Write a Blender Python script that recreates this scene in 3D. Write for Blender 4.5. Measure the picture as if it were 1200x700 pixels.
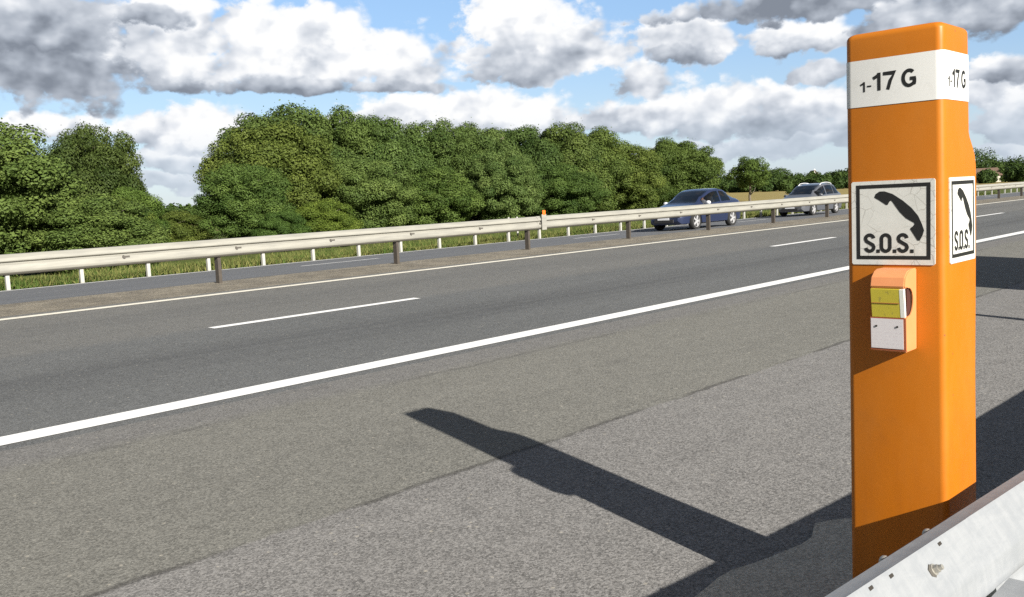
import bpy, bmesh, math, random
import numpy as np
from mathutils import Vector, Matrix
for _o in list(bpy.data.objects): bpy.data.objects.remove(_o)
S = bpy.context.scene
COL = S.collection
R = math.radians

# ------------------------------------------------------------------ camera
def cam_axes(yaw, pit, rol):
    F = Vector((math.sin(yaw)*math.cos(pit), math.cos(yaw)*math.cos(pit), -math.sin(pit)))
    Rt = Vector((math.cos(yaw), -math.sin(yaw), 0)); U = Rt.cross(F)
    return F, Rt*math.cos(rol)+U*math.sin(rol), U*math.cos(rol)-Rt*math.sin(rol)
CAMZ = 1.325
_F, _R, _U = cam_axes(.8081, .1064, -.0496)
cd = bpy.data.cameras.new('camera'); cam = bpy.data.objects.new('camera', cd); COL.objects.link(cam)
cam.matrix_world = Matrix(((_R.x, _U.x, -_F.x, 0), (_R.y, _U.y, -_F.y, 0), (_R.z, _U.z, -_F.z, CAMZ), (0, 0, 0, 1)))
cd.sensor_fit = 'HORIZONTAL'; cd.sensor_width = 36; cd.lens = 1088.66/1200*36
try:
    S.cycles.use_denoising = False; S.cycles.max_bounces = 6; S.cycles.diffuse_bounces = 3; S.cycles.glossy_bounces = 3
except Exception: pass
cd.clip_start = .05; cd.clip_end = 6000
S.camera = cam

# ------------------------------------------------------------------ light, exposure
SUND = Vector((-.30, -1, .516)).normalized()
SUN_EL = math.asin(SUND.z); SUN_ROT = math.atan2(SUND.x, SUND.y)
sl = bpy.data.lights.new('sun', 'SUN'); so = bpy.data.objects.new('sun', sl); COL.objects.link(so)
sl.energy = 5.0; sl.angle = R(.53); sl.color = (1, .95, .86)
so.rotation_euler = SUND.to_track_quat('Z', 'Y').to_euler()
S.view_settings.view_transform = 'Standard'; S.view_settings.look = 'None'
S.view_settings.exposure = 1.0; S.view_settings.gamma = 1
try: S.view_settings.use_curve_mapping = False
except Exception: pass

# ------------------------------------------------------------------ node helpers
class N:
    def __init__(s, tree): s.t = tree; s.n = tree.nodes; s.l = tree.links
    def add(s, typ, **kw):
        n = s.n.new(typ)
        for k, v in kw.items():
            if hasattr(n, k): setattr(n, k, v)
        return n
    def put(s, sock, v):
        if v is None: return
        if isinstance(v, bpy.types.NodeSocket): s.l.new(v, sock)
        elif isinstance(v, (tuple, list)) and len(v) == 3 and sock.type == 'RGBA': sock.default_value = (*v, 1)
        else: sock.default_value = v
    def m(s, op, a, b=None, c=None, clamp=False):
        n = s.add('ShaderNodeMath', operation=op, use_clamp=clamp)
        for i, v in enumerate((a, b, c)): s.put(n.inputs[i], v)
        return n.outputs[0]
    def mix(s, f, a, b, mode='MIX'):
        n = s.add('ShaderNodeMix', data_type='RGBA', blend_type=mode)
        s.put(n.inputs[0], f); s.put(n.inputs[6], a); s.put(n.inputs[7], b)
        return n.outputs[2]
    def ss(s, v, a, b, lo=0., hi=1.):
        n = s.add('ShaderNodeMapRange', interpolation_type='SMOOTHSTEP')
        s.put(n.inputs[0], v); s.put(n.inputs[1], a); s.put(n.inputs[2], b); s.put(n.inputs[3], lo); s.put(n.inputs[4], hi)
        return n.outputs[0]
    def noise(s, vec, scale, detail=4, rough=.55, dist=0.):
        n = s.add('ShaderNodeTexNoise'); s.put(n.inputs['Vector'], vec)
        n.inputs['Scale'].default_value = scale; n.inputs['Detail'].default_value = detail
        n.inputs['Roughness'].default_value = rough; n.inputs['Distortion'].default_value = dist
        return n.outputs[0]
    def vor(s, vec, scale, feature='F1', out=0):
        n = s.add('ShaderNodeTexVoronoi', feature=feature); s.put(n.inputs['Vector'], vec)
        n.inputs['Scale'].default_value = scale
        return n.outputs[out]
    def sep(s, v):
        n = s.add('ShaderNodeSeparateXYZ'); s.put(n.inputs[0], v); return n.outputs
    def comb(s, x, y, z):
        n = s.add('ShaderNodeCombineXYZ')
        for i, v in enumerate((x, y, z)): s.put(n.inputs[i], v)
        return n.outputs[0]

def mat(name, col=(.5, .5, .5), rough=.6, metal=0., spec=.5, build=None):
    m = bpy.data.materials.new(name); m.use_nodes = True
    n = N(m.node_tree); b = m.node_tree.nodes['Principled BSDF']
    b.inputs['Base Color'].default_value = (*col, 1); b.inputs['Roughness'].default_value = rough
    b.inputs['Metallic'].default_value = metal; b.inputs['Specular IOR Level'].default_value = spec
    if build: build(n, b)
    return m
def OBJ(n): return n.add('ShaderNodeTexCoord').outputs['Object']
def bump(n, b, h, strength=.3, dist=.01):
    k = n.add('ShaderNodeBump'); k.inputs['Strength'].default_value = strength; k.inputs['Distance'].default_value = dist
    n.put(k.inputs['Height'], h); n.l.new(k.outputs[0], b.inputs['Normal'])

# ------------------------------------------------------------------ sky with cumulus
W = bpy.data.worlds.new('World'); S.world = W; W.use_nodes = True
try: W.cycles.sampling_method = 'NONE'
except Exception: pass
CLOUDS = [(60.01, 2.14, 7.12, 0.7, 0.5, 0.62), (48.89, 4.2, 6.16, 0.71, 0.61, 0.6), (26.17, 1.89, 2.8, 0.58, 0.48, 0.75), (26.96, 3.08, 3.53, 0.77, 0.58, 0.72), (64.83, 2.48, 5.43, 1.07, 0.68, 0.5), (74.87, 2.46, 2.36, 1.35, 0.9, 0.5), (74.47, 1.13, 2.38, 0.46, 0.36, 0.6), (37.56, 4.7, 3.06, 0.7, 0.5, 0.7), (19.49, 5.12, 2.52, 0.9, 0.73, 0.8), (21.97, 4.72, 1.65, 1.11, 0.65, 0.85), (27.09, 4.62, 4.49, 1.05, 0.96, 0.75), (28.85, 4.96, 2.48, 1.64, 0.87, 1.0), (40.13, 5.11, 3.08, 1.3, 1.01, 0.92), (44.78, 5.16, 3.88, 1.61, 1.22, 1.0), (48.14, 4.74, 2.84, 1.41, 0.91, 0.9), (55.07, 4.35, 4.01, 1.1, 0.91, 0.62), (58.84, 4.61, 4.13, 1.67, 1.09, 0.8), (63.44, 4.38, 3.48, 1.45, 1.17, 0.75), (61.99, 3.41, 5.16, 0.79, 0.69, 0.45), (54.88, 6.36, 1.81, 1.28, 0.7, 0.7), (64.88, 6.28, 1.66, 0.66, 0.48, 0.5), (73.64, 4.37, 2.01, 1.7, 1.09, 0.8), (75.26, 3.33, 1.95, 1.33, 0.9, 0.7), (21.04, 8.36, 7.53, 4.17, 1.89, 0.28), (27.02, 9.15, 2.88, 3.42, 1.87, 0.8), (27.6, 10.63, 2.42, 2.26, 1.85, 1.0), (27.8, 7.61, 2.34, 0.75, 0.85, 0.42), (20.36, 10.03, 3.39, 2.6, 1.32, 0.22), (33.33, 8.26, 4.56, 3.69, 1.36, 0.85), (32.0, 9.95, 2.53, 2.24, 1.9, 1.0), (35.65, 9.67, 3.1, 2.09, 1.45, 1.0), (38.81, 8.24, 4.28, 2.23, 1.08, 0.95), (40.79, 7.48, 2.36, 1.28, 0.69, 0.8), (33.24, 7.1, 3.97, 0.68, 0.58, 0.25), (40.25, 6.91, 3.07, 0.4, 0.4, 0.4), (26.4, 11.2, 1.9, 0.5, 0.8, 0.42), (49.09, 8.6, 4.9, 2.43, 1.58, 0.76), (47.13, 10.55, 2.97, 1.91, 1.75, 0.98), (51.4, 8.66, 1.93, 1.36, 1.28, 0.78), (48.43, 7.74, 3.08, 0.99, 0.79, 0.56), (45.7, 7.78, 1.34, 0.69, 0.6, 0.6), (57.21, 8.65, 2.85, 1.82, 1.16, 0.82), (57.19, 7.97, 2.17, 0.48, 0.49, 0.35), (63.74, 8.28, 3.22, 1.31, 0.94, 0.8), (63.26, 7.85, 2.33, 0.47, 0.47, 0.42), (65.85, 10.1, 9.75, 0.91, 0.82, 0.16), (72.8, 8.56, 3.59, 1.31, 1.15, 0.2), (69.41, 8.43, 2.56, 1.35, 0.91, 0.3), (74.12, 5.58, 1.6, 0.89, 0.8, 0.5)]
def build_sky():
    t = W.node_tree; t.nodes.clear(); n = N(t)
    out = n.add('ShaderNodeOutputWorld'); bg = n.add('ShaderNodeBackground'); bg.inputs['Strength'].default_value = .1
    n.l.new(bg.outputs[0], out.inputs[0])
    sky = n.add('ShaderNodeTexSky', sky_type='NISHITA', sun_disc=False, sun_elevation=SUN_EL, sun_rotation=SUN_ROT, air_density=1.0, dust_density=.4, ozone_density=1.5)
    d = n.sep(n.add('ShaderNodeTexCoord').outputs['Generated'])
    deg = 180/math.pi
    A = n.m('MULTIPLY', n.m('ARCTAN2', d[0], d[1]), deg)
    E = n.m('MULTIPLY', n.m('ARCSINE', d[2]), deg)
    P = n.comb(A, n.m('MULTIPLY', E, 1.35), 0.)
    f1 = n.noise(P, .30, 8, .55, .1)            # billows
    f3 = n.noise(P, .34, 3, .45, .1)
    f2 = n.noise(P, 1.0, 7, .62)                   # fine edges
    P2 = n.comb(n.m('SUBTRACT', A, .5), n.m('MULTIPLY', n.m('ADD', E, .5), 1.35), 0.)
    f1s = n.noise(P2, .34, 3, .45, .1)          # same billows seen a step towards the sun: self shading
    emb = n.m('ADD', n.m('MULTIPLY', n.m('SUBTRACT', f3, f1s), 1.9), n.m('MULTIPLY', n.m('SUBTRACT', f1, .5), .55))
    vb = n.add('ShaderNodeTexVoronoi', feature='SMOOTH_F1'); n.put(vb.inputs['Vector'], n.comb(n.m('ADD', A, n.m('MULTIPLY', f2, .9)), n.m('MULTIPLY', n.m('ADD', E, n.m('MULTIPLY', f1, .9)), 1.35), 0.)); vb.inputs['Scale'].default_value = .62; vb.inputs['Detail'].default_value = 2.; vb.inputs['Roughness'].default_value = .5; vb.inputs['Smoothness'].default_value = .35
    puff = n.m('SUBTRACT', .80, vb.outputs[0])
    emb = n.m('ADD', emb, n.m('MULTIPLY', n.m('SUBTRACT', puff, .34), .26))
    wob = n.m('SUBTRACT', f1, .5); wob2 = n.m('SUBTRACT', f2, .5)
    Aw = n.m('ADD', A, n.m('MULTIPLY', wob2, 1.6)); Ew = n.m('ADD', E, n.m('MULTIPLY', wob, 2.2))
    # one cloud = one use of this group
    g = bpy.data.node_groups.new('cloud_lump', 'ShaderNodeTree')
    for nm in ('A', 'E', 'a', 'e', 'ra', 'up', 'dn', 'bias', 'edge', 'emb'): g.interface.new_socket(nm, in_out='INPUT', socket_type='NodeSocketFloat')
    g.interface.new_socket('Cov', in_out='INPUT', socket_type='NodeSocketFloat'); g.interface.new_socket('Lit', in_out='INPUT', socket_type='NodeSocketFloat')
    g.interface.new_socket('Cov', in_out='OUTPUT', socket_type='NodeSocketFloat'); g.interface.new_socket('Lit', in_out='OUTPUT', socket_type='NodeSocketFloat')
    q = N(g); gi = q.add('NodeGroupInput').outputs; go = q.add('NodeGroupOutput')
    x = q.m('DIVIDE', q.m('SUBTRACT', gi['A'], gi['a']), gi['ra'])
    dy = q.m('SUBTRACT', gi['E'], gi['e'])
    y = q.m('MAXIMUM', q.m('DIVIDE', dy, gi['up']), q.m('DIVIDE', q.m('MULTIPLY', dy, -1.), gi['dn']))
    r = q.m('SQRT', q.m('ADD', q.m('MULTIPLY', x, x), q.m('MULTIPLY', y, y)))
    f = q.m('ADD', q.m('SUBTRACT', 1.0, r), gi['edge'])
    al = q.ss(f, -.12, .28)
    h = q.m('DIVIDE', dy, q.m('ADD', gi['up'], gi['dn']))
    li = q.m('ADD', q.m('ADD', gi['bias'], q.m('MULTIPLY', h, .55)), gi['emb'], clamp=True)
    inv = q.m('SUBTRACT', 1., al)
    q.put(go.inputs['Lit'], q.m('ADD', q.m('MULTIPLY', gi['Lit'], inv), q.m('MULTIPLY', li, al)))
    q.put(go.inputs['Cov'], q.m('SUBTRACT', 1., q.m('MULTIPLY', q.m('SUBTRACT', 1., gi['Cov']), inv)))
    edge = n.m('ADD', n.m('ADD', n.m('MULTIPLY', wob, .9), n.m('MULTIPLY', wob2, .75)), n.m('MULTIPLY', n.m('ADD', n.m('MULTIPLY', puff, .7), .12), .75))
    # scattered clouds over the rest of the sky
    hi = n.m('MULTIPLY', n.m('MULTIPLY', n.ss(E, 12., 20.), n.ss(f1, .52, .64)), .5)
    side = n.m('MAXIMUM', n.ss(A, 78., 84.), n.ss(A, 14., 8.))
    lo = n.m('MULTIPLY', n.m('MULTIPLY', side, n.ss(n.m('ADD', f1, n.m('MULTIPLY', wob2, .2)), .47, .6)), n.ss(E, 1., 3.))
    cov = n.m('MAXIMUM', hi, lo); lit = n.m('MULTIPLY', cov, n.m('ADD', .35, emb, clamp=True))
    for (a, e, ra, up, dn, b) in CLOUDS:
        k = n.add('ShaderNodeGroup'); k.node_tree = g
        for nm, v in (('A', Aw), ('E', Ew), ('a', a), ('e', e), ('ra', ra*1.08), ('up', up*1.08), ('dn', dn), ('bias', .16+.90*b), ('edge', edge), ('emb', emb), ('Cov', cov), ('Lit', lit)): n.put(k.inputs[nm], v)
        cov, lit = k.outputs['Cov'], k.outputs['Lit']
    # premultiplied lightness -> cloud colour
    L = n.m('DIVIDE', lit, n.m('MAXIMUM', cov, .001), clamp=True)
    hz = n.ss(E, 5.2, .8)
    cr = n.add('ShaderNodeValToRGB'); e = cr.color_ramp.elements
    e[0].position = 0.; e[0].color = (1.2, 1.36, 1.64, 1)
    e[1].position = 1.; e[1].color = (5.0, 5.03, 5.06, 1)
    for pos, c in ((.3, (2.1, 2.32, 2.68)), (.55, (2.95, 3.17, 3.52)), (.8, (4.05, 4.2, 4.45))):
        k = e.new(pos); k.color = (*c, 1)
    n.put(cr.inputs[0], L)
    # clear air: Nishita, cooled towards the horizon where it would go yellow
    sky_t = n.mix(n.m('MULTIPLY', n.ss(E, -2., 14., 0.78, .55), n.ss(E, 34., 14., .15, 1.)), sky.outputs[0], n.mix(n.ss(E, 0., 11.), (2.1, 2.75, 3.7), (.88, 1.70, 3.25)))
    cc = n.mix(n.m('MULTIPLY', hz, .55), cr.outputs[0], (2.7, 3.1, 3.75))
    col = n.mix(n.m('MULTIPLY', cov, n.m('SUBTRACT', 1., n.m('MULTIPLY', hz, .25))), sky_t, cc)
    dim = n.m('MULTIPLY', n.ss(E, 30., 14., .66, 1.), n.m('MULTIPLY', n.ss(A, 100., 84., .72, 1.), n.ss(A, -8., 8., .72, 1.)))
    wm = n.m('SUBTRACT', 1., dim)
    col = n.mix(1., col, n.comb(n.m('ADD', dim, n.m('MULTIPLY', wm, .34)), n.m('ADD', dim, n.m('MULTIPLY', wm, .03)), n.m('SUBTRACT', dim, n.m('MULTIPLY', wm, .22))), 'MULTIPLY')
    n.put(bg.inputs['Color'], col)
build_sky()

# ------------------------------------------------------------------ mesh helpers
def tag(o, label=None, cat=None, group=None, kind=None):
    if label: o['label'] = label
    if cat: o['category'] = cat
    if group: o['group'] = group
    if kind: o['kind'] = kind
    return o
def link(name, me, parent=None):
    o = bpy.data.objects.new(name, me); COL.objects.link(o)
    if parent is not None: o.parent = parent
    return o
def empty(name, loc=(0, 0, 0), rz=0):
    o = bpy.data.objects.new(name, None); COL.objects.link(o); o.location = loc; o.rotation_euler = (0, 0, rz)
    o.empty_display_size = .2
    return o
def pydata(name, v, f, m, parent=None, smooth=False, mi=None):
    me = bpy.data.meshes.new(name); me.from_pydata([tuple(p) for p in v], [], f)
    for k in (m if isinstance(m, (list, tuple)) else [m]): me.materials.append(k)
    if mi is not None: me.polygons.foreach_set('material_index', mi)
    if smooth: me.polygons.foreach_set('use_smooth', [True]*len(f))
    me.update()
    return link(name, me, parent)
class MB:
    def __init__(s): s.b = bmesh.new()
    def box(s, c, d, bev=0., rot=None, seg=2):
        r = bmesh.ops.create_cube(s.b, size=1.); vs = r['verts']
        bmesh.ops.scale(s.b, vec=d, verts=vs)
        if bev > 0:
            es = list({e for v in vs for e in v.link_edges})
            q = bmesh.ops.bevel(s.b, geom=es, offset=bev, segments=seg, affect='EDGES', profile=.5)
            vs = list({v for f in q['faces'] for v in f.verts} | {v for v in vs if v.is_valid})
        if rot is not None: bmesh.ops.rotate(s.b, cent=(0, 0, 0), matrix=rot, verts=vs)
        bmesh.ops.translate(s.b, vec=c, verts=vs)
    def cyl(s, a, b, r1, r2=None, n=16, caps=True):
        a = Vector(a); b = Vector(b); d = b-a
        M = Matrix.Translation((a+b)/2) @ d.to_track_quat('Z', 'Y').to_matrix().to_4x4()
        bmesh.ops.create_cone(s.b, cap_ends=caps, segments=n, radius1=r1, radius2=r1 if r2 is None else r2, depth=d.length, matrix=M)
    def ball(s, c, d, n=16, rot=None):
        M = Matrix.Translation(c) @ (rot.to_4x4() if rot else Matrix()) @ Matrix.Diagonal((*d, 1))
        bmesh.ops.create_uvsphere(s.b, u_segments=n, v_segments=n//2, radius=1., matrix=M)
    def prism(s, pts, depth, to3):
        """closed outline (u,v) swept from 0 to depth through to3(u,v,w)"""
        lo = [s.b.verts.new(to3(u, v, 0)) for u, v in pts]; hi = [s.b.verts.new(to3(u, v, depth)) for u, v in pts]
        k = len(pts)
        for i in range(k): s.b.faces.new((lo[i], lo[(i+1) % k], hi[(i+1) % k], hi[i]))
        s.b.faces.new(lo[::-1]); s.b.faces.new(hi)
    def lathe(s, prof, n, M):
        rings = [[s.b.verts.new(M @ Vector((r*math.cos(2*math.pi*k/n), r*math.sin(2*math.pi*k/n), z))) for k in range(n)] for r, z in prof]
        for a, b in zip(rings, rings[1:]):
            for k in range(n): s.b.faces.new((a[k], a[(k+1) % n], b[(k+1) % n], b[k]))
    def build(s, name, m, parent=None, smooth=None):
        bmesh.ops.recalc_face_normals(s.b, faces=s.b.faces)
        me = bpy.data.meshes.new(name); s.b.to_mesh(me); s.b.free(); me.materials.append(m)
        if smooth:
            me.polygons.foreach_set('use_smooth', [True]*len(me.polygons))
            try: me.set_sharp_from_angle(angle=R(smooth))
            except Exception: pass
        me.update()
        return link(name, me, parent)

# ------------------------------------------------------------------ materials
def asphalt(name, zones):
    """zones(n, x, y, P) -> (colour, speckle amount)"""
    def bld(n, b):
        P = OBJ(n); x, y, z = n.sep(P)
        col, spk = zones(n, x, y, P)
        fine = n.noise(P, 150, 2, .8); mid = n.noise(P, 7, 4, .6); grit = n.vor(P, 110, 'F1', 1)
        gv = n.sep(grit)[0]
        big = n.noise(n.comb(n.m('MULTIPLY', x, .25), y, 0.), .9, 4, .6)
        k = n.m('ADD', n.m('MULTIPLY', n.m('SUBTRACT', fine, .5), 1.5), n.m('MULTIPLY', n.m('SUBTRACT', mid, .5), .35))
        k = n.m('ADD', k, n.m('MULTIPLY', n.m('SUBTRACT', gv, .5), .75))
        k = n.m('ADD', n.m('MULTIPLY', k, spk), n.m('ADD', 1., n.m('MULTIPLY', n.m('SUBTRACT', big, .5), .30)))
        c = n.mix(1., col, n.comb(k, k, k), 'MULTIPLY')
        stone = n.m('MULTIPLY', n.m('GREATER_THAN', n.sep(n.vor(P, 34, 'F1', 1))[1], .972), n.ss(n.vor(P, 34), .34, .22))
        c = n.mix(n.m('MULTIPLY', stone, .55), c, (.42, .39, .33))
        n.put(b.inputs['Base Color'], c); b.inputs['Roughness'].default_value = .9; b.inputs['Specular IOR Level'].default_value = .25
        bump(n, b, n.m('ADD', fine, n.m('MULTIPLY', gv, .4)), .5, .006)
    return mat(name, build=bld)
def z_shoulder(n, x, y, P):
    w = n.m('MULTIPLY', n.m('SUBTRACT', n.noise(n.comb(x, 0., 0.), 2.2, 5, .6), .5), .11)
    yw = n.m('ADD', y, w)
    patch = n.ss(yw, 3.375, 3.40)
    c = n.mix(patch, (.190, .184, .177), (.168, .164, .147))
    c = n.mix(n.ss(n.m('ADD', y, n.m('MULTIPLY', n.noise(P, 1.3, 4), .25)), 5.45, 5.75), c, (.158, .154, .148))
    crack = n.m('MULTIPLY', n.ss(n.m('ABSOLUTE', n.m('SUBTRACT', yw, 3.395)), .034, .008), n.ss(n.noise(n.comb(x, 3., 0.), 1.1, 4, .7), .36, .52))
    crack2 = n.m('MULTIPLY', n.ss(n.m('ABSOLUTE', n.m('SUBTRACT', n.m('ADD', y, n.m('MULTIPLY', w, 1.5)), 5.42)), .05, .0), n.ss(n.noise(n.comb(x, 7., 0.), .8, 4, .7), .42, .62))
    c = n.mix(n.m('MULTIPLY', crack, .6), c, (.045, .042, .04)); c = n.mix(n.m('MULTIPLY', crack2, .4), c, (.06, .058, .055))
    stain = n.ss(n.noise(n.comb(n.m('MULTIPLY', x, .7), y, 4.), 1.6, 4, .55), .62, .74)
    c = n.mix(n.m('MULTIPLY', stain, .22), c, (.06, .058, .058))
    return c, n.mix(patch, (1.05,)*3, (.92,)*3)
def z_lane(n, x, y, P):
    def track(c, w): return n.ss(n.m('ABSOLUTE', n.m('SUBTRACT', y, c)), w, .1)
    base = n.mix(n.ss(y, 9.4, 9.9), (.118, .121, .121), (.140, .139, .133))
    dark = n.m('ADD', n.m('MULTIPLY', track(7.9, .95), .75), n.m('MULTIPLY', track(11.5, .8), .25))
    streak = n.noise(n.comb(n.m('MULTIPLY', x, .06), n.m('MULTIPLY', y, 2.6), 0.), 1.6, 4, .6)
    c = n.mix(n.m('MULTIPLY', dark, n.ss(streak, .2, .7)), base, (.078, .080, .082))
    return c, .95
def z_far(n, x, y, P):
    streak = n.noise(n.comb(n.m('MULTIPLY', x, .06), n.m('MULTIPLY', y, 2.0), 3.), 1.4, 4, .6)
    return n.mix(n.ss(streak, .3, .7), (.135, .14, .15), (.115, .12, .13)), .5
M = {}
M['shoulder'] = asphalt('worn_shoulder_asphalt', z_shoulder)
M['lane'] = asphalt('lane_asphalt', z_lane)
M['far'] = asphalt('far_asphalt', z_far)
M['gravel'] = asphalt('median_gravel', lambda n, x, y, P: (n.mix(n.ss(n.noise(P, 1.7, 5, .65), .35, .65), (.15, .134, .108), (.215, .192, .152)), 1.6))
M['pad'] = asphalt('grey_mortar_pad', lambda n, x, y, P: ((.44, .415, .35), .7))
def b_paint(n, b):
    P = OBJ(n)
    w = n.ss(n.noise(P, 40, 4, .7), .27, .40); w2 = n.noise(P, 3, 4)
    c = n.mix(w2, (.72, .72, .71), (.83, .83, .82)); n.put(b.inputs['Base Color'], n.mix(n.m('ADD', n.m('MULTIPLY', w, .5), .5), (.3, .29, .27), c))
    bump(n, b, n.noise(P, 75, 3, .7), .3, .004)
M['paint'] = mat('road_paint', rough=.7, build=b_paint)
def b_paint2(n, b):
    P = OBJ(n); w = n.ss(n.noise(P, 9, 5, .7), .25, .5)
    n.put(b.inputs['Base Color'], n.mix(w, (.42, .39, .33), (.70, .67, .58)))
M['old_paint'] = mat('worn_cream_road_paint', rough=.8, build=b_paint2)
def b_ground(n, b):
    P = OBJ(n); x, y, z = n.sep(P)
    g = n.noise(P, .8, 6, .65); h = n.noise(P, 9, 3, .6)
    grass = n.mix(n.ss(n.m('ADD', n.m('MULTIPLY', g, .7), n.m('MULTIPLY', h, .3)), .38, .62), (.045, .070, .018), (.12, .135, .040))
    straw = n.mix(n.noise(n.comb(n.m('MULTIPLY', x, .05), n.m('MULTIPLY', y, .3), 0.), 1., 5), (.20, .16, .06), (.30, .245, .10))
    f = n.ss(n.m('ADD', y, n.m('MULTIPLY', g, 8.)), 62., 72.)
    n.put(b.inputs['Base Color'], n.mix(n.m('MULTIPLY', f, n.ss(x, 45., 60.)), grass, straw)); b.inputs['Roughness'].default_value = 1; b.inputs['Specular IOR Level'].default_value = .1
    bump(n, b, h, .6, .05)
M['ground'] = mat('grass_ground', build=b_ground)
def b_orange(n, b):
    P = OBJ(n); x, y, z = n.sep(P)
    dirt = n.m('MULTIPLY', n.ss(n.noise(P, 6, 7, .7), .48, .75), .5)
    low = n.m('MULTIPLY', n.ss(z, .9, -.1), n.ss(n.noise(n.comb(n.m('MULTIPLY', x, 9.), n.m('MULTIPLY', y, 9.), z), 2., 5, .65), .4, .75))
    c = n.mix(dirt, (.46, .134, .004), (.36, .112, .010)); c = n.mix(n.m('MULTIPLY', low, .5), c, (.27, .08, .012))
    spot = n.m('MULTIPLY', n.m('GREATER_THAN', n.sep(n.vor(P, 22, 'F1', 1))[0], .93), n.ss(n.vor(P, 22), .10, .04))
    c = n.mix(n.m('MULTIPLY', spot, .7), c, (.12, .06, .03))
    scu = n.m('MULTIPLY', n.ss(n.noise(n.comb(n.m('MULTIPLY', x, 40.), n.m('MULTIPLY', y, 40.), n.m('MULTIPLY', z, 9.)), 1., 6, .75), .66, .72), n.ss(n.noise(P, 4, 3), .45, .65))
    c = n.mix(n.m('MULTIPLY', scu, .45), c, (.22, .075, .015))
    fade = n.ss(n.noise(n.comb(n.m('MULTIPLY', x, 3.), n.m('MULTIPLY', y, 3.), n.m('MULTIPLY', z, 1.2)), 1.5, 4, .6), .35, .7)
    c = n.mix(n.m('MULTIPLY', fade, .28), c, (.50, .19, .03))
    n.put(b.inputs['Base Color'], c); n.put(b.inputs['Roughness'], n.m('ADD', .34, n.m('MULTIPLY', n.noise(P, 30, 4), .2)))
    bump(n, b, n.noise(P, 5, 3), .08, .01)
M['orange'] = mat('orange_fibreglass', spec=.35, build=b_orange)
def b_white(n, b):
    P = OBJ(n); d = n.ss(n.noise(P, 14, 6, .7), .5, .78)
    scr = n.m('MULTIPLY', n.ss(n.noise(n.comb(n.m('MULTIPLY', n.sep(P)[1], 60.), 0., n.m('MULTIPLY', n.sep(P)[2], 12.)), 1., 3, .8), .70, .76), .35)
    n.put(b.inputs['Base Color'], n.mix(n.m('ADD', n.m('MULTIPLY', d, .3), scr), (.70, .70, .69), (.40, .39, .36)))
M['band'] = mat('white_reflective_band', rough=.45, build=b_white)
def b_crack(n, b):
    P = OBJ(n)
    w = n.noise(P, 25, 2); Pw = n.add('ShaderNodeVectorMath', operation='ADD'); n.put(Pw.inputs[0], P)
    sc = n.add('ShaderNodeVectorMath', operation='SCALE'); n.put(sc.inputs[0], n.comb(w, w, w)); sc.inputs['Scale'].default_value = .02
    n.l.new(sc.outputs[0], Pw.inputs[1])
    e = n.ss(n.vor(Pw.outputs[0], 22, 'DISTANCE_TO_EDGE'), .028, .006)
    e2 = n.m('MULTIPLY', n.ss(n.vor(P, 70, 'DISTANCE_TO_EDGE'), .03, .006), .4)
    k = n.m('MULTIPLY', n.m('MAXIMUM', e, e2), n.ss(n.noise(P, 8, 2), .38, .6))
    n.put(b.inputs['Base Color'], n.mix(n.m('MULTIPLY', k, .55), n.mix(n.noise(P, 30, 5, .7), (.54, .54, .51), (.68, .68, .655)), (.22, .20, .17)))
M['sticker'] = mat('crazed_white_sticker', rough=.5, build=b_crack)
M['black'] = mat('black_print', (.012, .012, .012), .5)
M['salmon'] = mat('salmon_plastic', rough=.42, build=lambda n, b: n.put(b.inputs['Base Color'], n.mix(n.noise(OBJ(n), 18, 5, .65), (.60, .22, .085), (.66, .28, .12))))
M['red_edge'] = mat('red_brown_plastic', (.28, .075, .03), .6)
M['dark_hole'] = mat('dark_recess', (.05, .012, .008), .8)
def b_yel(n, b):
    P = OBJ(n)
    s = n.sep(P)
    k = n.m('MULTIPLY', n.ss(n.noise(n.comb(0., n.m('MULTIPLY', s[1], 90.), n.m('MULTIPLY', s[2], 60.)), 1., 3, .6), .58, .66), .5)
    n.put(b.inputs['Base Color'], n.mix(k, (.50, .42, .05), (.20, .17, .06)))
M['yellow'] = mat('yellow_card', rough=.25, build=b_yel)
def b_card(n, b):
    s = n.sep(OBJ(n))
    row = n.m('GREATER_THAN', n.m('FRACT', n.m('MULTIPLY', s[2], 95.)), .72)
    k = n.m('MULTIPLY', row, n.ss(n.noise(n.comb(0., n.m('MULTIPLY', s[1], 160.), n.m('FLOOR', n.m('MULTIPLY', s[2], 95.))), 1., 2), .45, .6))
    n.put(b.inputs['Base Color'], n.mix(n.m('MULTIPLY', k, .22), (.60, .57, .59), (.40, .27, .33)))
M['card'] = mat('white_card', rough=.4, build=b_card)
M['clear'] = mat('clear_plastic_edge', (.75, .75, .70), .2)
def b_galv(n, b):
    P = OBJ(n); x, y, z = n.sep(P)
    fl = n.noise(n.comb(n.m('MULTIPLY', x, 2.2), n.m('MULTIPLY', y, 7.), n.m('MULTIPLY', z, 7.)), 5., 6, .7, .5)
    run = n.noise(n.comb(n.m('MULTIPLY', x, 26.), n.m('MULTIPLY', y, 4.), n.m('MULTIPLY', z, 4.)), 1., 6, .7, .4)
    k = n.m('ADD', n.m('MULTIPLY', fl, .45), n.m('MULTIPLY', run, .55))
    c = n.mix(n.ss(k, .38, .62), (.235, .25, .27), (.275, .288, .305))
    n.put(b.inputs['Base Color'], c); b.inputs['Metallic'].default_value = .1
    n.put(b.inputs['Roughness'], n.m('ADD', .55, n.m('MULTIPLY', fl, .25)))
    bump(n, b, n.m('ADD', fl, n.m('MULTIPLY', n.noise(P, 90, 3), .3)), .12, .004)
M['galv'] = mat('galvanised_steel', build=b_galv)
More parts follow.
